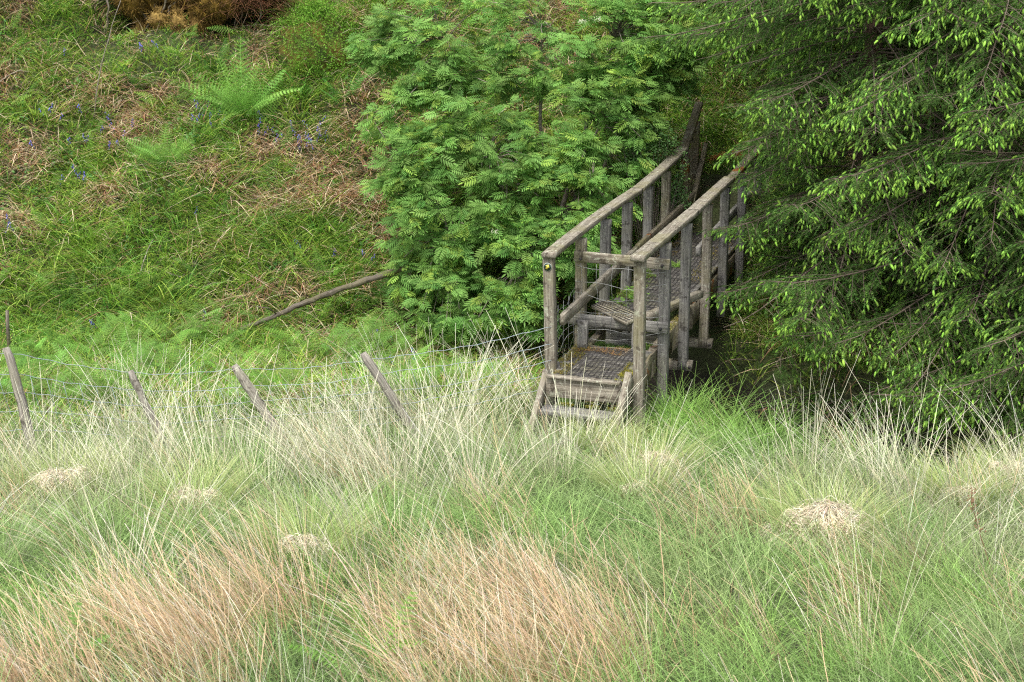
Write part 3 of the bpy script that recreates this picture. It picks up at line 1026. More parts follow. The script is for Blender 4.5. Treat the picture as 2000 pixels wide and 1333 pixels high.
    sd_ = nrm(np.cross(dr, [0, 0, 1.])) * np.where(r.random(len(idx_)) < .5, 1, -1)[:, None]
    ds = nrm(dr + sd_ * r.uniform(.2, .95, (len(idx_), 1)) * (u < .99)[:, None] + np.column_stack([np.zeros(len(idx_)), np.zeros(len(idx_)), r.uniform(-.85, .05, len(idx_))]))
    # new shoots only where light reaches: outer ends of the boughs
    rr = np.hypot(pos[:, 0] - x, pos[:, 1] - y)
    outer = ST[idx_] * .6 + u * .4
    clump = fbm(pos[:, 0] * 2.3 + seed * 3, pos[:, 2] * 2.6 + pos[:, 1], 50 + seed)
    ptip = np.clip((outer - .42) * 2.4, 0, 1) * np.clip((clump - .36) * 4.2, .07, 1.0) * tipf * 2.8 * (.35 + .65 * (u > .6))
    hast = (r.random(len(idx_)) < ptip) & SV[idx_]
    bare = (~hast) & (outer < .35) & (r.random(len(idx_)) < .6)
    print('spruce', len(idx_), int(hast.sum()))
    sc = r.uniform(.085, .135, len(idx_))
    sc *= r.uniform(.65, 1.25, len(idx_))
    sc[~SV[idx_]] *= 2.2
    which = r.integers(0, 12, len(idx_))
    up = np.array([0, 0, 1.]) + r.normal(0, .25, (len(idx_), 3))
    Ms = basis(ds, up, sc)
    tint = (1 + r.normal(0, .22, (len(idx_), 1))) * (1 + r.normal(0, .05, (len(idx_), 3))) * (.8 + .5 * clump[:, None])
    for w_ in range(4):
        q = hast & (which % 4 == w_); v, t, c = SPR_T[w_]
        stamp(cr, v, None, t, Ms[q], pos[q], tint[q], c)
    for w_ in range(3):
        q = (~hast) & (~bare) & (which % 3 == w_); v, t, c = SPR_D[w_]
        stamp(cr, v, None, t, Ms[q], pos[q], tint[q], c)
    cr.build('crown', M_spruce, root)
    return root


front = (math.pi * .75, math.pi * 2.05)
spruce(3.75, 17.3, 8.5, 2.7, 'spruce tree overhanging the far end of the footbridge', front, .2, 4.2, 1.1, 1, tipf=.6)
spruce(4.9, 16.4, 8.0, 2.7, 'tall spruce whose reddish trunk shows between its drooping boughs', front, -.3, 4.2, 1.2, 2, zbase=-.5, tipf=.55)
spruce(6.2, 14.9, 7.5, 2.6, 'spruce at the right edge with boughs hanging over the gully', front, -.3, 4.2, 1.15, 3, zbase=-.6, tipf=.6)
spruce(5.6, 19.2, 9.5, 2.9, 'dark spruce standing higher up the bank behind the others', front, .3, 3.5, .8, 4, tipf=.4)
spruce(3.7, 20.3, 9.0, 2.7, 'spruce rising from the bank just beyond the far end of the bridge', front, .5, 4.0, .9, 6, tipf=.6)
spruce(-7.6, 22.6, 8.0, 2.9, 'spruce at the top left corner with low lime tipped boughs', (math.pi * 1.1, math.pi * 2.1), .3, 2.5, .9, 5, tipf=.6)

# ------------------------------------------------------------------ ferns
frT = [fern_frond(17, 8, .27, .45), fern_frond(15, 7, .32, .25), fern_frond(19, 7, .24, .7)]
def fern(px, py, size, n, label, colr=(.13, .3, .05), spread=.55, group=None, name='fern', up=1.0, fan=None):
    g0 = ghit(px, py)
    root = empty(name, tuple(g0)); tag(root, label, 'fern', group)
    for k, (ang_, sz_, toward) in enumerate(fan or []):
        d = np.array([[math.cos(rad(ang_)), -toward, math.sin(rad(ang_))]])
        v, t = frT[k % 3]; a = Acc()
        stamp(a, v, None, t, basis(d, np.array([[.15 * math.cos(rad(ang_)), -1., .35]]), size * sz_), g0[None] + [[0, -.03, .02]], jitc(colr, 1, .08, .03))
        a.build('frond', M_plant, root)
    for k in range(n):
        az = k / n * 2 * math.pi + rng.uniform(-.3, .3)
        pit = min(rng.uniform(.55, 1.15) * up, 1.4)
        if up > 1.1 and k == 0: pit = 1.5
        d = np.array([[math.cos(az) * math.cos(pit), math.sin(az) * math.cos(pit) - .1, math.sin(pit)]])
        v, t = frT[k % 3]
        a = Acc()
        upv = np.array([[-math.cos(az) * .6, -math.sin(az) * .6 - .25, 1.]])
        stamp(a, v, None, t, basis(d, upv, size * rng.uniform(.7, 1.1)), g0[None] + rng.normal(0, .02, (1, 3)), jitc(colr, 1, .1, .04))
        a.build('frond', M_plant, root)
    return root
fern(480, 232, .8, 10, 'largest bright green fern standing upright below the mossy overhang', (.25, .47, .1), up=1.0, fan=[(91, 1.2, .1), (70, .95, .2), (113, .95, .15), (135, 1.0, .3), (152, 1.1, .2), (48, .8, .3), (166, .8, .4), (28, .75, .3), (100, .8, .5), (80, .7, .6), (125, .7, .6), (186, .6, .4)])
fern(325, 325, .55, 5, 'bright fern with spreading fronds in the middle of the slope', (.24, .45, .1), fan=[(145, 1.1, .2), (38, .95, .2), (160, .9, .3), (55, .8, .3), (125, .85, .2), (25, .7, .3), (75, .6, .4), (105, .6, .4), (48, .8, .1), (152, .8, .1)])
fern(270, 175, .45, 7, 'low fern among dry grass left of the largest fern', (.1, .24, .05))
fern(420, 150, .5, 7, 'darker fern tucked behind the largest fern', (.08, .2, .04))
fern(668, 200, .5, 7, 'fern on the slope beside the left edge of the rowan', (.1, .26, .05))
fern(130, 590, .55, 7, 'pale bracken plant at the foot of the slope near the left edge', (.2, .34, .09), name='bracken_plant')
fern(395, 545, .4, 6, 'small fern beside the blue green leaves at the foot of the slope', (.13, .27, .06))
fern(735, 600, .6, 8, 'shaded fern growing under the dead log beside the rowan', (.08, .2, .035))
fern(480, 600, .4, 6, 'yellow green bracken plant by the lower end of the dead log', (.2, .36, .08), name='bracken_plant')
fern(375, 395, .4, 6, 'small fern in dead leaves below the spreading fern', (.1, .25, .05))
fern(730, 1330, .45, 6, 'small bracken plant in the tan grass at the bottom edge', (.22, .42, .08), name='bracken_plant')
fern(90, 1340, .4, 6, 'small bracken plant in the lower left corner grass', (.18, .38, .08), name='bracken_plant')

# bracken carpet beyond the fence: one mass
ac = Acc()
small = [fern_frond(11, 4, .3, .35), fern_frond(10, 4, .34, .15)]
n = 2600
bx = rng.uniform(-6.2, 1.0, n); by = 13.6 + (rng.random(n)) * 3.9
ok = (by > np.interp(bx, [-6, .3], [12.6, 14.4])) & (fbm(bx * 1.3, by * 1.3, 91) > np.interp(bx, [-6, -2.4, 0.5], [.36, .44, .56])) & (st_of(bx, by)[1] < -.5)
bx, by = bx[ok], by[ok]; n = len(bx)
bz = height(bx, by) + rng.uniform(.05, .34, n)
az = rng.uniform(0, 2 * math.pi, n); pit = rng.normal(.3, .25, n)
d = np.column_stack([np.cos(az) * np.cos(pit), np.sin(az) * np.cos(pit), np.sin(pit)])
Ms = basis(d, np.array([0, -.3, 1.]) + rng.normal(0, .2, (n, 3)), rng.uniform(.2, .38, n))
col = jitc((.19, .35, .075), n, .25, .07); P_ = np.column_stack([bx, by, bz]); w = rng.random(n) < .5
for q, tt in ((w, small[0]), (~w, small[1])):
    stamp(ac, tt[0], None, tt[1], Ms[q], P_[q], col[q])
blades(ac, np.column_stack([bx, by, height(bx, by)]), bz - height(bx, by) + .03, rng.normal(0, .1, (n, 2)), 0., .005, jitc((.12, .2, .05), n), jitc((.2, .3, .08), n), 2)
tag(ac.build('bracken', M_plant), 'pale green carpet of young bracken beyond the wire fence', kind='stuff')

# ------------------------------------------------------------------ grasses
def patch(px, py, r=.5, ry=None):
    g0 = ghit(px, py); return (g0[0], g0[1], r, ry or r)
def field(x, y, ps):
    v = np.zeros_like(x)
    for (cx, cy, r, ry, a_) in ps:
        v = np.maximum(v, a_ * np.exp(-((x - cx) / r) ** 2 - ((y - cy) / ry) ** 2))
    return v
def P2(px, py, r, ry, a_=1.0):
    g0 = ghit(px, py); return (g0[0], g0[1], r, ry, a_)
def in_view(x, y, m_=260):
    px, py, d = project(np.stack([x, y, height(x, y) + .2], -1))
    return (px > -m_) & (px < 2000 + m_) & (py < 1333 + 420) & (py > -200)
def near_edge(x):
    return np.where(x < 1.0, np.interp(x, [-6, .3, 1.0], [12.9, 14.5, 14.5]), yc_of(x) - 1.45 + .35 * (vnoise(x * 3, x * 0, 8) - .5))
def scatter(n, x0, x1, y0, y1):
    x, y = rng.uniform(x0, x1, n), rng.uniform(y0, y1, n)
    return x, y
def bridge_clear(x, y, m_=.0):
    s, t = st_of(x, y)
    return ~((s > -.5) & (s < 6.1) & (t > -.03 - m_) & (t < BW + .03 + m_))

lush = [P2(1400, 850, .9, .9), P2(1350, 1260, 1.1, .9), P2(1720, 1200, .9, .8), P2(1150, 1180, .6, .5), P2(620, 1180, .4, .6), P2(260, 1040, .7, .5, .8), P2(700, 1080, .35, .5, .7), P2(60, 1240, .6, .6, .8), P2(1500, 1010, .5, .5, .6), P2(1020, 1060, .4, .4, .7)]
tan_ = [P2(290, 1310, .52, .8), P2(450, 1250, .42, .7, .9), P2(980, 1200, .4, .9), P2(1070, 1320, .5, .8), P2(880, 1340, .5, .6, .9), P2(650, 1340, .5, .4, .8), P2(40, 1345, .3, .3, .8), P2(180, 1345, .35, .5, .9), P2(560, 1320, .3, .4, .7), P2(1150, 1350, .3, .5, .8)]
pale = [P2(560, 900, .9, 1.3), P2(820, 860, .7, 1.0), P2(610, 1080, .5, .8), P2(1060, 830, .35, .8, 1.), P2(900, 960, .7, .9), P2(1520, 985, .45, .5, .8), P2(1640, 940, .5, .8), P2(1760, 1010, .6, .9), P2(1930, 960, .5, .8), P2(200, 930, .8, .8, .6), P2(1250, 870, .4, .6, .8), P2(1180, 960, .6, .7, .7), P2(80, 1120, .6, .9, .7), P2(1880, 1130, .5, .8, .7), P2(330, 1080, .6, .6, .6)]

MOUNDS = ((1610, 1060, .34, 'largest pale matted tussock in front of the right hand grass'), (1285, 935, .25, 'matted straw tussock in line below the bridge steps'),
                          (1180, 900, .18, 'small straw tussock left of the one below the steps'), (1965, 955, .24, 'straw tussock at the right edge beside the dark gully'),
                          (1875, 1000, .2, 'straw tussock between the brown stalk and the gully edge'), (385, 1010, .24, 'straw tussock in the left field below the second fence post'),
                          (120, 975, .3, 'broad straw tussock below the leftmost fence post'), (1240, 990, .18, 'thin whitish tussock just below the other two near the steps'),
                          (600, 1110, .22, 'straw tussock at the foot of the tall pale stems'))
mfield = [P2(q[0], q[1] + 12, q[2] * 1.3, q[2] * 1.6) for q in MOUNDS]
# 1 fine green sward in tussocks
def tussock_grass(n, per, fn_density, x0, x1, y0, y1, spread):
    """tufts: positions clumped around tuft centres; returns base xy and the outward vector"""
    cx, cy = scatter(n, x0, x1, y0, y1)
    ok = in_view(cx, cy) & (rng.random(n) < fn_density(cx, cy))
    cx, cy = cx[ok], cy[ok]
    k = rng.poisson(per, len(cx)) + 3
    i = np.repeat(np.arange(len(cx)), k)
    off = rng.normal(0, spread, (len(i), 2))
    return cx[i] + off[:, 0], cy[i] + off[:, 1], off / spread, i, len(cx)

def near_ok(x, y):
    return (y < near_edge(x)) & bridge_clear(x, y)

ac = Acc()
x, y, o, ti, nt_ = tussock_grass(6200, 26, lambda x, y: .35 + .9 * sstep((fbm(x * 2.4, y * 2.4, 15) - .36) * 4), -6, 6, 4.6, 15.2, .06)
ok = near_ok(x, y); x, y, o, ti = x[ok], y[ok], o[ok], ti[ok]
n = len(x); lf = field(x, y, lush); tf = field(x, y, tan_)
tone = rng.normal(.93, .2, nt_)[ti]; tl = rng.uniform(.75, 1.25, nt_)[ti]; tlean = rng.normal(0, .16, (nt_, 2))[ti]
mf = field(x, y, mfield)
L_ = rng.uniform(.2, .46, n) * tl * (1 + .35 * lf) * (1 - .3 * tf) * (1 - .45 * mf)
c_a, c_b, c_c = np.array([.29, .46, .15]), np.array([.25, .5, .08]), np.array([.44, .5, .26])
wv = fbm(x * 1.1, y * 1.1, 61)[:, None]
col = c_a * (1 - lf[:, None]) + c_b * lf[:, None]
col = col * (1 - .5 * sstep((wv - .45) * 4)) + c_c * .5 * sstep((wv - .45) * 4)
col = col * tone[:, None] * (1 + rng.normal(0, .09, (n, 1))) * (1 + rng.normal(0, .03, (n, 3)))
blades(ac, np.column_stack([x, y, height(x, y) - .02]), L_, o * .42 + tlean + [-.1, 0], rng.uniform(.2, .9, n), rng.uniform(.0035, .007, n) * np.clip(y / 12, .6, 1), col * .85, col * [1.2, 1.06, 1.3], 4)
tag(ac.build('meadow_grass', M_plant), 'fresh green meadow grass covering the near field', kind='stuff')

# 2 pale tall straw stems, clumped
ac = Acc()
def pd(x, y): return np.clip(.1 + 1.15 * field(x, y, pale) * sstep((fbm(x * 2.2, y * 2.2, 19) - .3) * 3.5) - .5 * field(x, y, lush), .05, 1) * np.where(x < -1.6, np.clip((12.9 - y) / 1.6, .3, 1), 1)
x, y, o, ti, nt_ = tussock_grass(1280, 38, pd, -6, 6, 4.6, 15.0, .075)
ok = near_ok(x, y) ; x, y, o, ti = x[ok], y[ok], o[ok], ti[ok]
n = len(x); tl = rng.uniform(.7, 1.2, nt_)[ti]; tlean = rng.normal(0, .2, (nt_, 2))[ti]
L_ = rng.uniform(.38, 1.05, n) * tl * np.where((x > 1.2) & (y > 12), .72, 1) * (1 - .5 * field(x, y, mfield))
c1 = jitc((.9, .86, .68), n, .13, .03); c0 = jitc((.55, .53, .32), n, .15, .05)
w_ = rng.random(n)[:, None]; c1 = c1 * (1 - .35 * (w_ > .8))
blades(ac, np.column_stack([x, y, height(x, y) - .02]), L_, o * .26 + tlean * 1.2 + rng.normal(0, .13, (n, 2)) + [-.14, -.03], rng.uniform(0, .5, n) ** 1.5, rng.uniform(.0035, .007, n) * np.clip(y / 12, .55, 1), c0, c1, 5, taper=.35, kink=.004)
tag(ac.build('straw_grass', M_straw), 'tall pale dry grass stems standing in the near field', kind='stuff')

# 3 tan dead grass swathes in the foreground
ac = Acc()
x, y, o, ti, nt_ = tussock_grass(3900, 34, lambda x, y: np.clip(1.15 * field(x, y, tan_) * sstep((fbm(x * 2.6, y * 2.2, 29) - .28) * 4) - .04, 0.03, 1), -5, 5, 4.4, 13.5, .09)
ok = near_ok(x, y); x, y, o, ti = x[ok], y[ok], o[ok], ti[ok]
n = len(x); tl = rng.uniform(.8, 1.15, nt_)[ti]; tlean = rng.normal(0, .1, (nt_, 2))[ti]
c1 = jitc((.76, .56, .36), n, .15, .04); c0 = jitc((.5, .34, .19), n, .15, .05)
q = rng.random(n) < .35; c1[q] = jitc((.8, .74, .6), int(q.sum()), .1)
blades(ac, np.column_stack([x, y, height(x, y) - .02]), rng.uniform(.28, .62, n) * tl, o * .15 + tlean + rng.normal(0, .13, (n, 2)) + [-.36, 0], rng.uniform(0, .4, n), rng.uniform(.0024, .0055, n), c0, c1, 5, taper=.4, kink=.008)
tag(ac.build('tan_grass', M_straw), 'swathes of tan dead grass leaning left in the foreground', kind='stuff')

# 4 dead thatch mounds: each its own tussock
for (px, py, sz, lab) in MOUNDS:
    g0 = ghit(px, py); sz *= .85; n = int(3600 * (sz / .25) ** 1.5)
    v = nrm(rng.normal(size=(n, 3))); v[:, 2] = np.abs(v[:, 2])
    n = int(1900 * (sz / .25) ** 1.3); K = 7
    a = Acc()
    az = rng.uniform(0, 2 * math.pi, n); r0 = .95 * rng.random(n) ** .7
    az2 = az + rng.normal(0, .9, n); Ls = rng.uniform(.4, 1.3, n)
    k = np.linspace(0, 1, K)[None, :]
    ux = r0[:, None] * np.cos(az)[:, None] + Ls[:, None] * k * np.cos(az2)[:, None] * .6
    uy = r0[:, None] * np.sin(az)[:, None] + Ls[:, None] * k * np.sin(az2)[:, None] * .6
    ux += np.cumsum(rng.normal(0, .035, (n, K)), 1); uy += np.cumsum(rng.normal(0, .035, (n, K)), 1)
    rr_ = np.hypot(ux, uy)
    lump = .3 + 1.15 * vnoise(ux * 1.9 + px, uy * 1.9 + py, 3)
    zz_ = .5 * lump * np.sqrt(np.clip(1 - np.minimum(rr_, 1) ** 2, 0, 1)) - .5 * np.clip(rr_ - 1, 0, 1) + rng.normal(0, .06, (n, 1)) + .22 * np.sin(math.pi * k) * rng.random((n, 1))
    PP = g0 + [0, 0, .06] + np.stack([ux, uy * .9, zz_], -1) * sz
    d = nrm(PP[:, -1] - PP[:, 0])
    sd_ = nrm(np.cross(d, nrm(rng.normal(size=(n, 3)) * .5 + [0, -.5, 1])))[:, None] * .0019
    Vv = np.stack([PP - sd_, PP + sd_], 2)
    idx_ = np.arange(n * 14).reshape(n, 7, 2)
    Qq = np.stack([idx_[:, :-1, 0], idx_[:, :-1, 1], idx_[:, 1:, 1], idx_[:, 1:, 0]], -1).reshape(-1, 4)
    a.add(Vv.reshape(-1, 3), Qq, None, np.repeat(jitc((.66, .59, .44), n, .28, .06), 14, 0))
    # green and straw blades rising through it
    m_ = 800; ang_ = rng.uniform(0, 2 * math.pi, m_); rr = sz * np.sqrt(rng.random(m_))
    Bb = np.column_stack([g0[0] + rr * np.cos(ang_), g0[1] + rr * np.sin(ang_), np.full(m_, g0[2])])
    blades(a, Bb, rng.uniform(.25, .5, m_), np.column_stack([np.cos(ang_), np.sin(ang_)]) * .35, .35, .004, jitc((.3, .42, .13), m_), jitc((.45, .5, .22), m_), 4)
    tag(a.build('grass_tussock', M_straw, origin=tuple(g0)), lab, 'grass tussock', 'matted dead grass tussocks in the field')

# 5 grass beyond the fence, on the gully lip and on the bank
ac = Acc()
dead = [P2(230, 415, .55, .3), P2(150, 200, .7, .35), P2(560, 390, .6, .4, .7), P2(560, 300, .5, .3, .6), P2(50, 440, .4, .3), P2(690, 130, .4, .5, .5), P2(430, 470, .5, .25, .8), P2(700, 420, .4, .5, .35), P2(280, 250, .5, .2, .7), P2(800, 270, .4, .4, .4), P2(60, 330, .4, .3, .7), P2(480, 600, .35, .3, .9), P2(780, 640, .5, .25, .9), P2(640, 260, .5, .3, .3), P2(380, 330, .35, .25, .8)]
green = [P2(560, 480, .9, .5), P2(250, 500, 1.2, .5), P2(1390, 250, .8, 2.), P2(200, 630, 2, .6), P2(640, 70, .6, .4, .7), P2(130, 560, .9, .4), P2(620, 160, .3, .3, .6)]
x, y, o, ti, nt_ = tussock_grass(26000, 13, lambda x, y: np.ones_like(x), -8.5, 6, 13.2, 25, .06)
s_, t_ = st_of(x, y)
ok = (y > np.where(x < 1, near_edge(x) - .2, yc_of(x) + 1.2)) & bridge_clear(x, y, .02)
gr_ = np.clip(np.gradient(np.interp(np.linspace(0, 1, 5), [0, 1], [0, 1])), 0, 1)
ok &= ~((x > .9) & (y < yc_of(x) + 2.3) & (rng.random(len(x)) < .6))
ok &= ~((np.abs(x + 4.0) < 1.0) & (y > 20.85) & (y < 22.1))
x, y, o, ti = x[ok], y[ok], o[ok], ti[ok]; n = len(x)
fd_ = field(x, y, dead); fg_ = field(x, y, green)
nz = fbm(x * 2.6 + 3, y * 3.2, 71)
dz = sstep((fd_ * .7 + (nz - .5) * 2.6 - fg_ * .6 - .02) * 2.0 + rng.normal(0, .25, n))
isdead = (rng.random(n) < dz * .8 + .08)
tone = rng.normal(1, .25, nt_)[ti]; tl = rng.uniform(.6, 1.5, nt_)[ti]; tlean = rng.normal(0, .3, (nt_, 2))[ti]
colg = np.where((rng.random(nt_) < .45)[ti][:, None], np.array([.18, .34, .045]), np.array([.38, .52, .1])) * tone[:, None]
cb = (rng.random(nt_) < .2)[ti]; colg[cb] = colg[cb] * [.7, .95, 1.25]
cold = np.where((rng.random(n) < .5)[:, None], np.array([.44, .27, .16]), np.array([.76, .6, .42])) * (1 + rng.normal(0, .2, (n, 1)))
col = np.where(isdead[:, None], cold, colg) * (1 + rng.normal(0, .1, (n, 1))) * (1 + rng.normal(0, .05, (n, 3)))
L_ = rng.uniform(.12, .3, n) * tl * np.where(isdead, 1.1, 1) * (1 + .5 * fg_) * np.where(y < 17, 1.25, 1) * np.where((np.abs(x + 4.1) < 1.2) & (y > 20.35) & (y < 21), .45, 1)
wd_ = rng.uniform(.007, .018, n)
blades(ac, np.column_stack([x, y, height(x, y) - .02]), L_, o * .35 + tlean + np.where(isdead[:, None], rng.normal(0, .7, (n, 2)), 0) + [0, -.25], rng.uniform(.2, .9, n) * np.where(isdead, 1.3, 1), wd_, col * .9, col * 1.1, 4, taper=.15)
tag(ac.build('bank_grass', M_plant), 'mixed green grass and dead blades growing over the far bank', kind='stuff')

# dead bracken litter and stray stems on the bank
ac = Acc()
x, y = scatter(24000, -8, 3, 16.8, 24)
ok = in_view(x, y) & (rng.random(len(x)) < np.clip(field(x, y, dead) * .75 + .35 * sstep((fbm(x * 3, y * 3.4, 211) - .5) * 6) + .12, 0, 1)) & bridge_clear(x, y, .1)
x, y = x[ok], y[ok]; n = len(x)
a_ = rng.uniform(0, 2 * math.pi, n)
c_ = np.where((rng.random(n) < .5)[:, None], np.array([.44, .26, .15]), np.array([.78, .62, .45])) * (1 + rng.normal(0, .2, (n, 1)))
blades(ac, np.column_stack([x, y, height(x, y) + rng.uniform(0, .12, n)]), rng.uniform(.08, .3, n), np.column_stack([np.cos(a_), np.sin(a_) * .5 - .4]) * rng.uniform(.6, 3.5, (n, 1)), rng.uniform(-.1, .5, n), rng.uniform(.005, .014, n), c_, c_ * 1.1, 4, kink=.015)
tag(ac.build('leaf_litter', M_straw), 'rusty dead bracken and dry stalks lying on the bank', kind='stuff')

# low leafy herbs, bilberry and seedlings between the grass
ac = Acc(); nh = 3600
x, y = scatter(nh, -8, 3.2, 16.6, 24)
dens_ = sstep((fbm(x * 2 + 9, y * 2.4, 131) - .42) * 4) * .8 + .12
ok = in_view(x, y) & (rng.random(nh) < dens_) & bridge_clear(x, y, .1) & ~((np.abs(x + 4.0) < 1.1) & (y > 20.3) & (y < 22.1))
x, y = x[ok], y[ok]; m_ = rng.poisson(16, len(x)) + 4; i = np.repeat(np.arange(len(x)), m_); n = len(i)
hx, hy = x[i] + rng.normal(0, .06, n), y[i] + rng.normal(0, .06, n)
kind_ = rng.integers(0, 4, len(x))[i]
base_ = np.array([(.27, .45, .07), (.16, .33, .045), (.33, .47, .1), (.15, .33, .1)])[kind_]
v, t = oval_leaf()
Pp = np.column_stack([hx, hy, height(hx, hy) + rng.uniform(.01, .16, n)])
stamp(ac, v, None, t, basis(rng.normal(size=(n, 3)) * [1, 1, .5], np.array([0, -.5, 1.]) + rng.normal(0, .45, (n, 3)), rng.uniform(.02, .045, n) * np.array([1, 1.2, .7, 1.5])[kind_]), Pp, base_ * (1 + rng.normal(0, .2, (n, 1))))
n = 1500; x, y = scatter(n, -8, 2.5, 16.8, 23.5)
ok = in_view(x, y) & (rng.random(n) < sstep((fbm(x * 1.3, y * 1.3, 171) - .4) * 4)) & bridge_clear(x, y, .3)
x, y = x[ok], y[ok]; n = len(x); az = rng.uniform(0, 6.28, n); pit = rng.normal(.5, .3, n)
d = np.column_stack([np.cos(az) * np.cos(pit), np.sin(az) * np.cos(pit), np.sin(pit)])
stamp(ac, small[0][0], None, small[0][1], basis(d, np.array([0, -.5, 1.]) + rng.normal(0, .2, (n, 3)), rng.uniform(.18, .4, n)), np.column_stack([x, y, height(x, y) + rng.uniform(0, .15, n)]), jitc((.17, .34, .06), n, .25, .08))
tag(ac.build('herb_foliage', M_plant), 'low leafy herbs and small fern sprigs between the grass on the bank', kind='stuff')

# broad glossy bluebell leaves below the fence line
def leaf_patch(name, lab, px, py, rx, ry, n, colr, Lr=(.12, .28), w=(.012, .022)):
    g0 = ghit(px, py); v = rng.normal(size=(n, 2)) * [rx, ry]
    x, y = g0[0] + v[:, 0], g0[1] + v[:, 1]
    a = Acc(); c_ = jitc(colr, n, .16, .05)
    blades(a, np.column_stack([x, y, height(x, y)]), rng.uniform(*Lr, n), rng.normal(0, .5, (n, 2)), rng.uniform(.3, 1, n), rng.uniform(*w, n), c_, c_ * 1.1, 5, taper=.1)
    return tag(a.build(name, M_plant), lab, kind='stuff')
leaf_patch('bluebell_leaves', 'bright strap leaves of bluebells right of the fence posts', 800, 735, .42, .28, 900, (.17, .36, .06))

# ------------------------------------------------------------------ bluebells, every stem its own plant
M_blue = plant_mat('bluebell_petals', .3, .5, .3, .1)
def bluebell_mesh(seed):
    r = np.random.default_rng(seed); a = Acc(); h = .24
    k = np.linspace(0, 1, 6)
    st = np.column_stack([.05 * k ** 3, 0 * k, h * k - .015 * k ** 3])
    tube(a, st, .0028, 4, C=(.12, .2, .05))
    for j in range(6):
        u = 1 - j * .085; p = np.array([.05 * u ** 3, 0, h * u])
        az = r.uniform(0, 6.28); o_ = np.array([math.cos(az), math.sin(az), 0]) * .014
        pts = [p, p + o_ + [0, 0, .002], p + o_ * 1.4 - [0, 0, .012], p + o_ * 1.5 - [0, 0, .024]]
        tube(a, pts, [.002, .0055, .0065, .0095], 6, C=np.array([.2, .19, .68]) * r.uniform(.8, 1.3))
    blades(a, np.zeros((4, 3)), .17, r.normal(0, .5, (4, 2)), .6, .009, jitc((.12, .27, .05), 4), jitc((.15, .3, .06), 4), 4)
    o = a.build('bluebell', M_blue); me = o.data; bpy.data.objects.remove(o); return me
BM = [bluebell_mesh(s) for s in range(4)]
spots = {'in the patch right of the largest fern': [(575, 262), (582, 275), (588, 282), (600, 270), (610, 280), (622, 255), (628, 262), (620, 275), (634, 275), (612, 292), (585, 290), (597, 285), (630, 240), (570, 245), (600, 248), (640, 265)],
         'in the shade left of the largest fern': [(390, 212), (405, 208), (412, 228), (380, 232), (425, 225), (388, 235), (432, 240), (418, 248), (395, 222)],
         'on the open slope left of the spreading fern': [(85, 222), (95, 218), (70, 290), (135, 280), (165, 272), (175, 277), (215, 290), (235, 288), (225, 255), (240, 265), (200, 258), (120, 230), (258, 245), (215, 235), (160, 222)],
         'near the left edge of the slope': [(12, 455), (25, 452), (22, 435), (118, 360), (150, 335), (155, 345), (165, 355), (150, 350)],
         'beside the top grass under the overhang': [(127, 105), (283, 100), (310, 92)],
         'between the largest fern and its right patch': [(505, 250), (508, 258), (518, 262), (530, 258), (540, 275), (515, 226), (545, 270)],
         'near the dead log and rowan edge': [(715, 500), (722, 512), (765, 495), (650, 498), (590, 482), (380, 418)],
         'among broad leaves right of the fence posts': [(738, 662), (765, 666), (795, 672), (688, 660), (765, 716), (772, 722), (798, 716), (658, 722), (862, 735), (815, 700), (560, 722)],
         'in the bracken at the foot of the slope': [(400, 625), (403, 632), (188, 640), (180, 645)]}
ORD = 'first second third fourth fifth sixth seventh eighth ninth tenth eleventh twelfth thirteenth fourteenth fifteenth sixteenth'.split()
for lab, pts in spots.items():
    for ki, (px, py) in enumerate(sorted(pts)):
        g0 = ghit(px, py + 18)
        o = bpy.data.objects.new('bluebell', random.choice(BM)); scene.collection.objects.link(o)
        o.location = tuple(g0); o.rotation_euler = (random.uniform(-.15, .15), random.uniform(-.15, .15), random.uniform(0, 6.28))
        o.scale = [random.uniform(.65, .95)] * 3
        tag(o, ORD[ki] + ' bluebell from the left ' + lab, 'flower', 'bluebells scattered over the bank')

# ------------------------------------------------------------------ mossy overhang at the top left, with roots
def lumpy(acc, c, r3, C=(1, 1, 1), seed=0, amp=.22, nu=26, nv=18):
    u = np.linspace(0, 2 * math.pi, nu, endpoint=False); v = np.linspace(0, math.pi, nv)
    U_, V_ = np.meshgrid(u, v)
    D = np.stack([np.cos(U_) * np.sin(V_), np.sin(U_) * np.sin(V_), np.cos(V_)], -1)
    q = 1 + amp * (vnoise(D[..., 0] * 3 + seed, D[..., 2] * 3 + D[..., 1] * 2.3, seed) - .5) * 2 + amp * .5 * (vnoise(D[..., 0] * 8 + seed, D[..., 2] * 8 + D[..., 1] * 6, seed + 3) - .5) * 2
    q[:, :] = q; q[0] = q[0].mean(); q[-1] = q[-1].mean()
    P_ = np.asarray(c) + D * q[..., None] * np.asarray(r3)
    idx_ = np.arange(nu * nv).reshape(nv, nu)
    A_, B_ = idx_[:-1], idx_[1:]
    acc.add(P_.reshape(-1, 3), np.stack([A_, B_, np.roll(B_, -1, 1), np.roll(A_, -1, 1)], -1).reshape(-1, 4), None, C)
    return P_.reshape(-1, 3), D.reshape(-1, 3)
ovb = at_y(390, 60, 20.9)
ov = empty('mossy_overhang', tuple(ovb)); tag(ov, 'orange moss covered overhang of earth and roots at the top of the slope', 'mossy overhang')
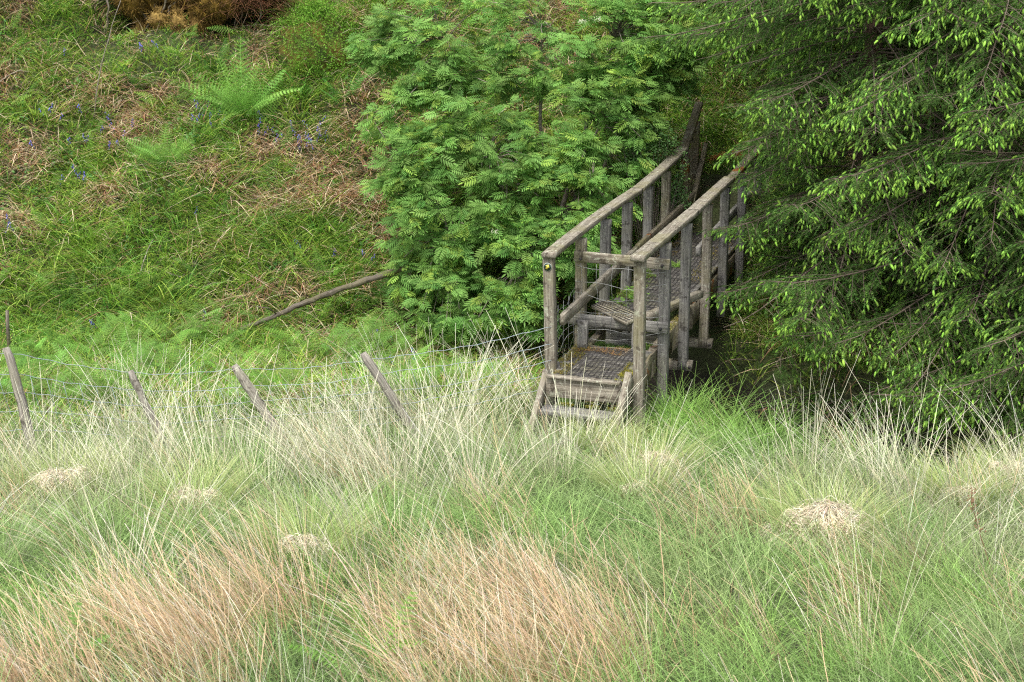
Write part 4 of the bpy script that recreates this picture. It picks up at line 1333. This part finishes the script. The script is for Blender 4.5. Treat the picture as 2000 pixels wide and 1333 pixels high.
def mossy(name, blobs, colr, n_fuzz, seed):
    a = Acc(); f = Acc()
    for i, (px, py, yy, rx, ry, rz) in enumerate(blobs):
        c0 = at_y(px, py, yy); d = yy / math.cos(PITCH)
        P_, D = lumpy(a, c0, (rx / FPX * d, rz, ry / FPX * d), seed=seed + i)
        k = rng.integers(0, len(P_), n_fuzz)
        B_ = P_[k] + rng.normal(0, .02, (n_fuzz, 3))
        dd = nrm(D[k] + rng.normal(0, .5, (n_fuzz, 3)))
        Ls = rng.uniform(.03, .09, n_fuzz)[:, None]
        sd_ = nrm(np.cross(dd, rng.normal(size=(n_fuzz, 3)))) * .006
        Vv = np.stack([B_ - sd_, B_ + sd_, B_ + dd * Ls], 1).reshape(-1, 3)
        a.add(Vv, None, np.arange(n_fuzz * 3).reshape(-1, 3))
    return a.build(name, colr, ov)
mossy('moss_cushion', [(280, -34, 21.0, 70, 50, .35), (400, -34, 20.9, 70, 50, .35), (425, -4, 20.75, 34, 32, .22), (392, 22, 20.75, 16, 24, .12), (345, -2, 20.9, 22, 16, .12), (260, 0, 20.85, 26, 22, .15)], M_moss, 2500, 3)
M_moss2 = simple('tan_mossy_root', (.14, .08, .02), 1, 0, 10, (.33, .22, .06), .02)
for bl in ([(310, 38, 20.75, 17, 14, .08)], [(348, 45, 20.7, 14, 17, .07), (352, 68, 20.7, 9, 20, .05)], [(275, 55, 20.9, 9, 14, .05)], [(385, 45, 20.7, 13, 14, .07)]):
    mossy('mossy_root', bl, M_moss2, 500, 9)
for k in range(9):
    a = Acc(); px = 225 + 36 * k
    p = [at_y(px + rng.normal(0, 6), 0, 20.8)]
    for j in range(5): p.append(p[-1] + [rng.normal(0, .06), rng.normal(-.01, .03), -.1])
    tube(a, lerp_pts(p, 12), np.linspace(.014, .004, 12), 5); a.build('root', M_log, ov)
a = Acc()
lumpy(a, at_y(370, -45, 21.5), (1.3, .75, .5), seed=4); a.build('earth_bank', M_ground, ov)
# rust coloured dry bracken hanging beside it
a = Acc(); g0 = at_y(495, -8, 20.85); n = 2600
B_ = g0 + rng.normal(size=(n, 3)) * [.22, .12, .16] + [0, 0, .1]
c_ = jitc((.26, .13, .075), n, .25)
blades(a, B_, rng.uniform(.1, .3, n), np.column_stack([rng.normal(0, .8, n), rng.normal(-.6, .4, n)]), rng.uniform(.6, 1.8, n), .006, c_, c_ * 1.2, 5, kink=.03)
tag(a.build('dry_bracken', M_straw, origin=tuple(g0)), 'rust brown clump of dead bracken hanging right of the orange moss', 'dead bracken')
# mossy boulder with bilberry
g0 = ghit(600, 150)
mb = empty('bilberry_mound', tuple(g0)); tag(mb, 'mossy mound covered with small leaved bilberry right of the largest fern', 'mound')
a = Acc(); c0 = at_y(615, 100, 20.3)
P_, D = lumpy(a, c0 + [0, .25, -.1], (.5, .42, .5), seed=12, amp=.15)
a.build('moss', simple('green_orange_moss', (.05, .08, .015), 1, 0, 5, (.15, .1, .015), .03), mb)
k = rng.integers(0, len(P_), 24000); dd = D[k]; q = (dd[:, 1] < .4) & (dd[:, 2] > -.6) & (vnoise(P_[k][:, 0] * 4, P_[k][:, 2] * 4, 9) > .12); k = k[q]; dd = dd[q]; n = len(k)
v, t = oval_leaf(); a = Acc()
Pp = P_[k] + rng.normal(0, .05, (n, 3)) + dd * rng.uniform(0, .13, (n, 1))
stamp(a, v, None, t, basis(nrm(rng.normal(size=(n, 3)) + dd), nrm(dd + rng.normal(0, .4, (n, 3)) + [0, -.2, .5]), rng.uniform(.018, .032, n)), Pp, jitc((.16, .32, .04), n, .2))
a.build('foliage', M_plant, mb)

# ------------------------------------------------------------------ small extras
# broad blue-green leaves on the slope foot
leafy_shrub('dock_plant', 'blue green broad leaved plant at the foot of the slope', 'plant', [(385, 535, 17.9, 16, 22, .1), (395, 520, 18.0, 12, 12, .1)], 40, .075, (.09, .24, .11))
# dead sticks on the bank
for i, (x0, y0, x1, y1, lab) in enumerate(((275, 545, 305, 480, 'curved grey stick rising on the lower slope'), (185, 240, 235, 0, 'thin bare twig leaning near the orange moss'),
                                    (325, 538, 365, 548, 'short white stick lying beside the broad leaved plant'), (255, 0, 300, 70, 'dark root like branch hanging by the overhang'),
                                    (0, 170, 60, 155, 'dry stick lying at the left edge of the slope'), (500, 395, 640, 300, 'long thin brown stalk crossing the slope'),
                                    (250, 300, 300, 365, 'pale stalk pointing down the slope below the spreading fern'))):
    a0, a1 = ghit(x0, max(y0, 3)) + [0, -.06, .05], ghit(x1, max(y1, 3)) + [0, -.1, .1]
    if i in (1, 3): a1 = at_y(x1, y1, a0[1] - .05)
    k = np.linspace(0, 1, 10)[:, None]
    pts = a0 * (1 - k) + a1 * k + np.sin(math.pi * k) * rng.normal(0, .04, (1, 3)) + rng.normal(0, .004, (10, 3))
    a = Acc(); tube(a, pts, np.linspace(.009, .004, 10), 5)
    tag(a.build('stick', M_twig, origin=tuple(a0)), lab, 'stick', 'dead sticks on the bank')
# russet stalk in the right foreground
a = Acc(); b_ = ghit(1945, 1150)
pts = [b_, at_y(1935, 1110, b_[1]), at_y(1910, 1030, b_[1] + .02), at_y(1898, 985, b_[1]), at_y(1897, 962, b_[1])]
tube(a, lerp_pts(pts, 14) + rng.normal(0, .002, (14, 3)), np.linspace(.004, .002, 14), 5)
for k in range(40):
    u = rng.uniform(.45, 1); p = lerp_pts(pts, 101)[int(u * 100)]
    q = p + rng.normal(0, .012, 3); a.add([q, q + [.012, 0, .004], q + [.004, .004, .014]], None, [(0, 1, 2)])
tag(a.build('dock_stalk', simple('russet_stalk', (.2, .11, .06), .9), origin=tuple(b_)), 'single russet brown seed stalk standing in the right foreground grass', 'dead stalk')
# old dark stake
a = Acc(); b_ = at_y(16, 662, 16.0); b_[2] = float(height(b_[0], b_[1])) - .05
tube(a, [b_, at_y(15, 640, 16), at_y(14, 607, 16)], [.022, .02, .017], 7, jit=.05)
tag(a.build('stake', M_log, origin=tuple(b_)), 'thin dark old stake standing in the bracken at the left edge', 'stake')
# orange dead spruce spray behind the right rail
a = Acc(); c0 = at_y(1385, 312, 19.1); n = 900
k = rng.uniform(0, 1, n); B_ = c0 + np.column_stack([k * .55, -.1 * k, .1 * k + .02 * np.sin(k * 5)]) + rng.normal(0, .018, (n, 3))
blades(a, B_, .05, np.column_stack([rng.normal(1.2, .8, n), rng.normal(-.4, .5, n)]), .5, .005, jitc((.42, .17, .05), n), jitc((.5, .24, .09), n), 2)
tube(a, [c0 + [-.02, 0, 0], c0 + [.3, -.05, .06], c0 + [.9, -.1, .16]], [.004, .007, .012], 5, C=(.2, .12, .07))
tag(a.build('dead_spruce_bough', M_straw, origin=tuple(c0)), 'orange brown dead spruce bough behind the far handrails', 'branch')
# moss and weeds on the bridge boards
ac = Acc()
def mossp(s0, s1, t0, t1, z, n, colr, h=.02):
    s, t = rng.uniform(s0, s1, n), t0 + (t1 - t0) * rng.random(n) ** 1.3
    keep_ = vnoise(s * 9, t * 9, 5) > .38; s, t = s[keep_], t[keep_]; n = len(s)
    P_ = L0 + BD * s[:, None] + BR * t[:, None] + ZU * (z + rng.uniform(-.004, h * .6, (n, 1)))
    blades(ac, P_, rng.uniform(.5, 1.4, n) * h, rng.normal(0, 1, (n, 2)), .5, .007, jitc(colr, n, .25, .12), jitc(colr, n, .25, .12) * 1.2, 2)
mossp(-.15, .75, 0, .16, 0, 1500, (.2, .17, .04)); mossp(.55, .8, .05, .5, .0, 900, (.26, .16, .07))
mossp(-.2, .35, BW - .17, BW - .05, 0, 900, (.24, .22, .03)); mossp(1.3, 5.6, 0.0, .17, .1, 3200, (.22, .16, .05)); mossp(1.5, 3.4, .02, .2, .1, 1500, (.17, .26, .05), .04)
mossp(3, 5.8, .5, .72, .1, 1200, (.25, .2, .04)); mossp(1.3, 2.4, BW - .12, BW - .05, 0.01, 800, (.28, .26, .08)); mossp(-.34, -.3, .05, .65, -.21, 900, (.2, .19, .03)); mossp(.85, 1.08, .1, .7, -.06, 900, (.1, .18, .04), .05)
tag(ac.build('moss', M_plant), 'green and orange moss and needle litter on the bridge boards', kind='stuff')
for (px, py, hh, lab) in ((1243, 590, .16, 'leafy weed growing on the bridge deck beside the stile'), (1322, 522, .14, 'bright grass tuft on the left side of the bridge deck'), (1190, 600, .1, 'small weed by the left posts behind the stile step')):
    g0 = at_z(px, py, .1); n = 70; a = Acc()
    v, t = oval_leaf(); Pp = g0 + rng.normal(size=(n, 3)) * [.05, .05, .0] + np.column_stack([np.zeros(n), np.zeros(n), rng.uniform(0.01, hh, n)])
    if 'grass' not in lab:
        stamp(a, v, None, t, basis(rng.normal(size=(n, 3)) * [1, 1, .4], np.array([0, -.3, 1.]), rng.uniform(.025, .05, n)), Pp, jitc((.2, .38, .07), n))
    blades(a, g0 + rng.normal(size=(n, 3)) * [.03, .03, 0], rng.uniform(.5, 1.2, n) * hh, rng.normal(0, .6, (n, 2)), .5, .005, jitc((.2, .36, .06), n), jitc((.3, .45, .1), n), 4)
    tag(a.build('weed', M_plant, origin=tuple(g0)), lab, 'weed')
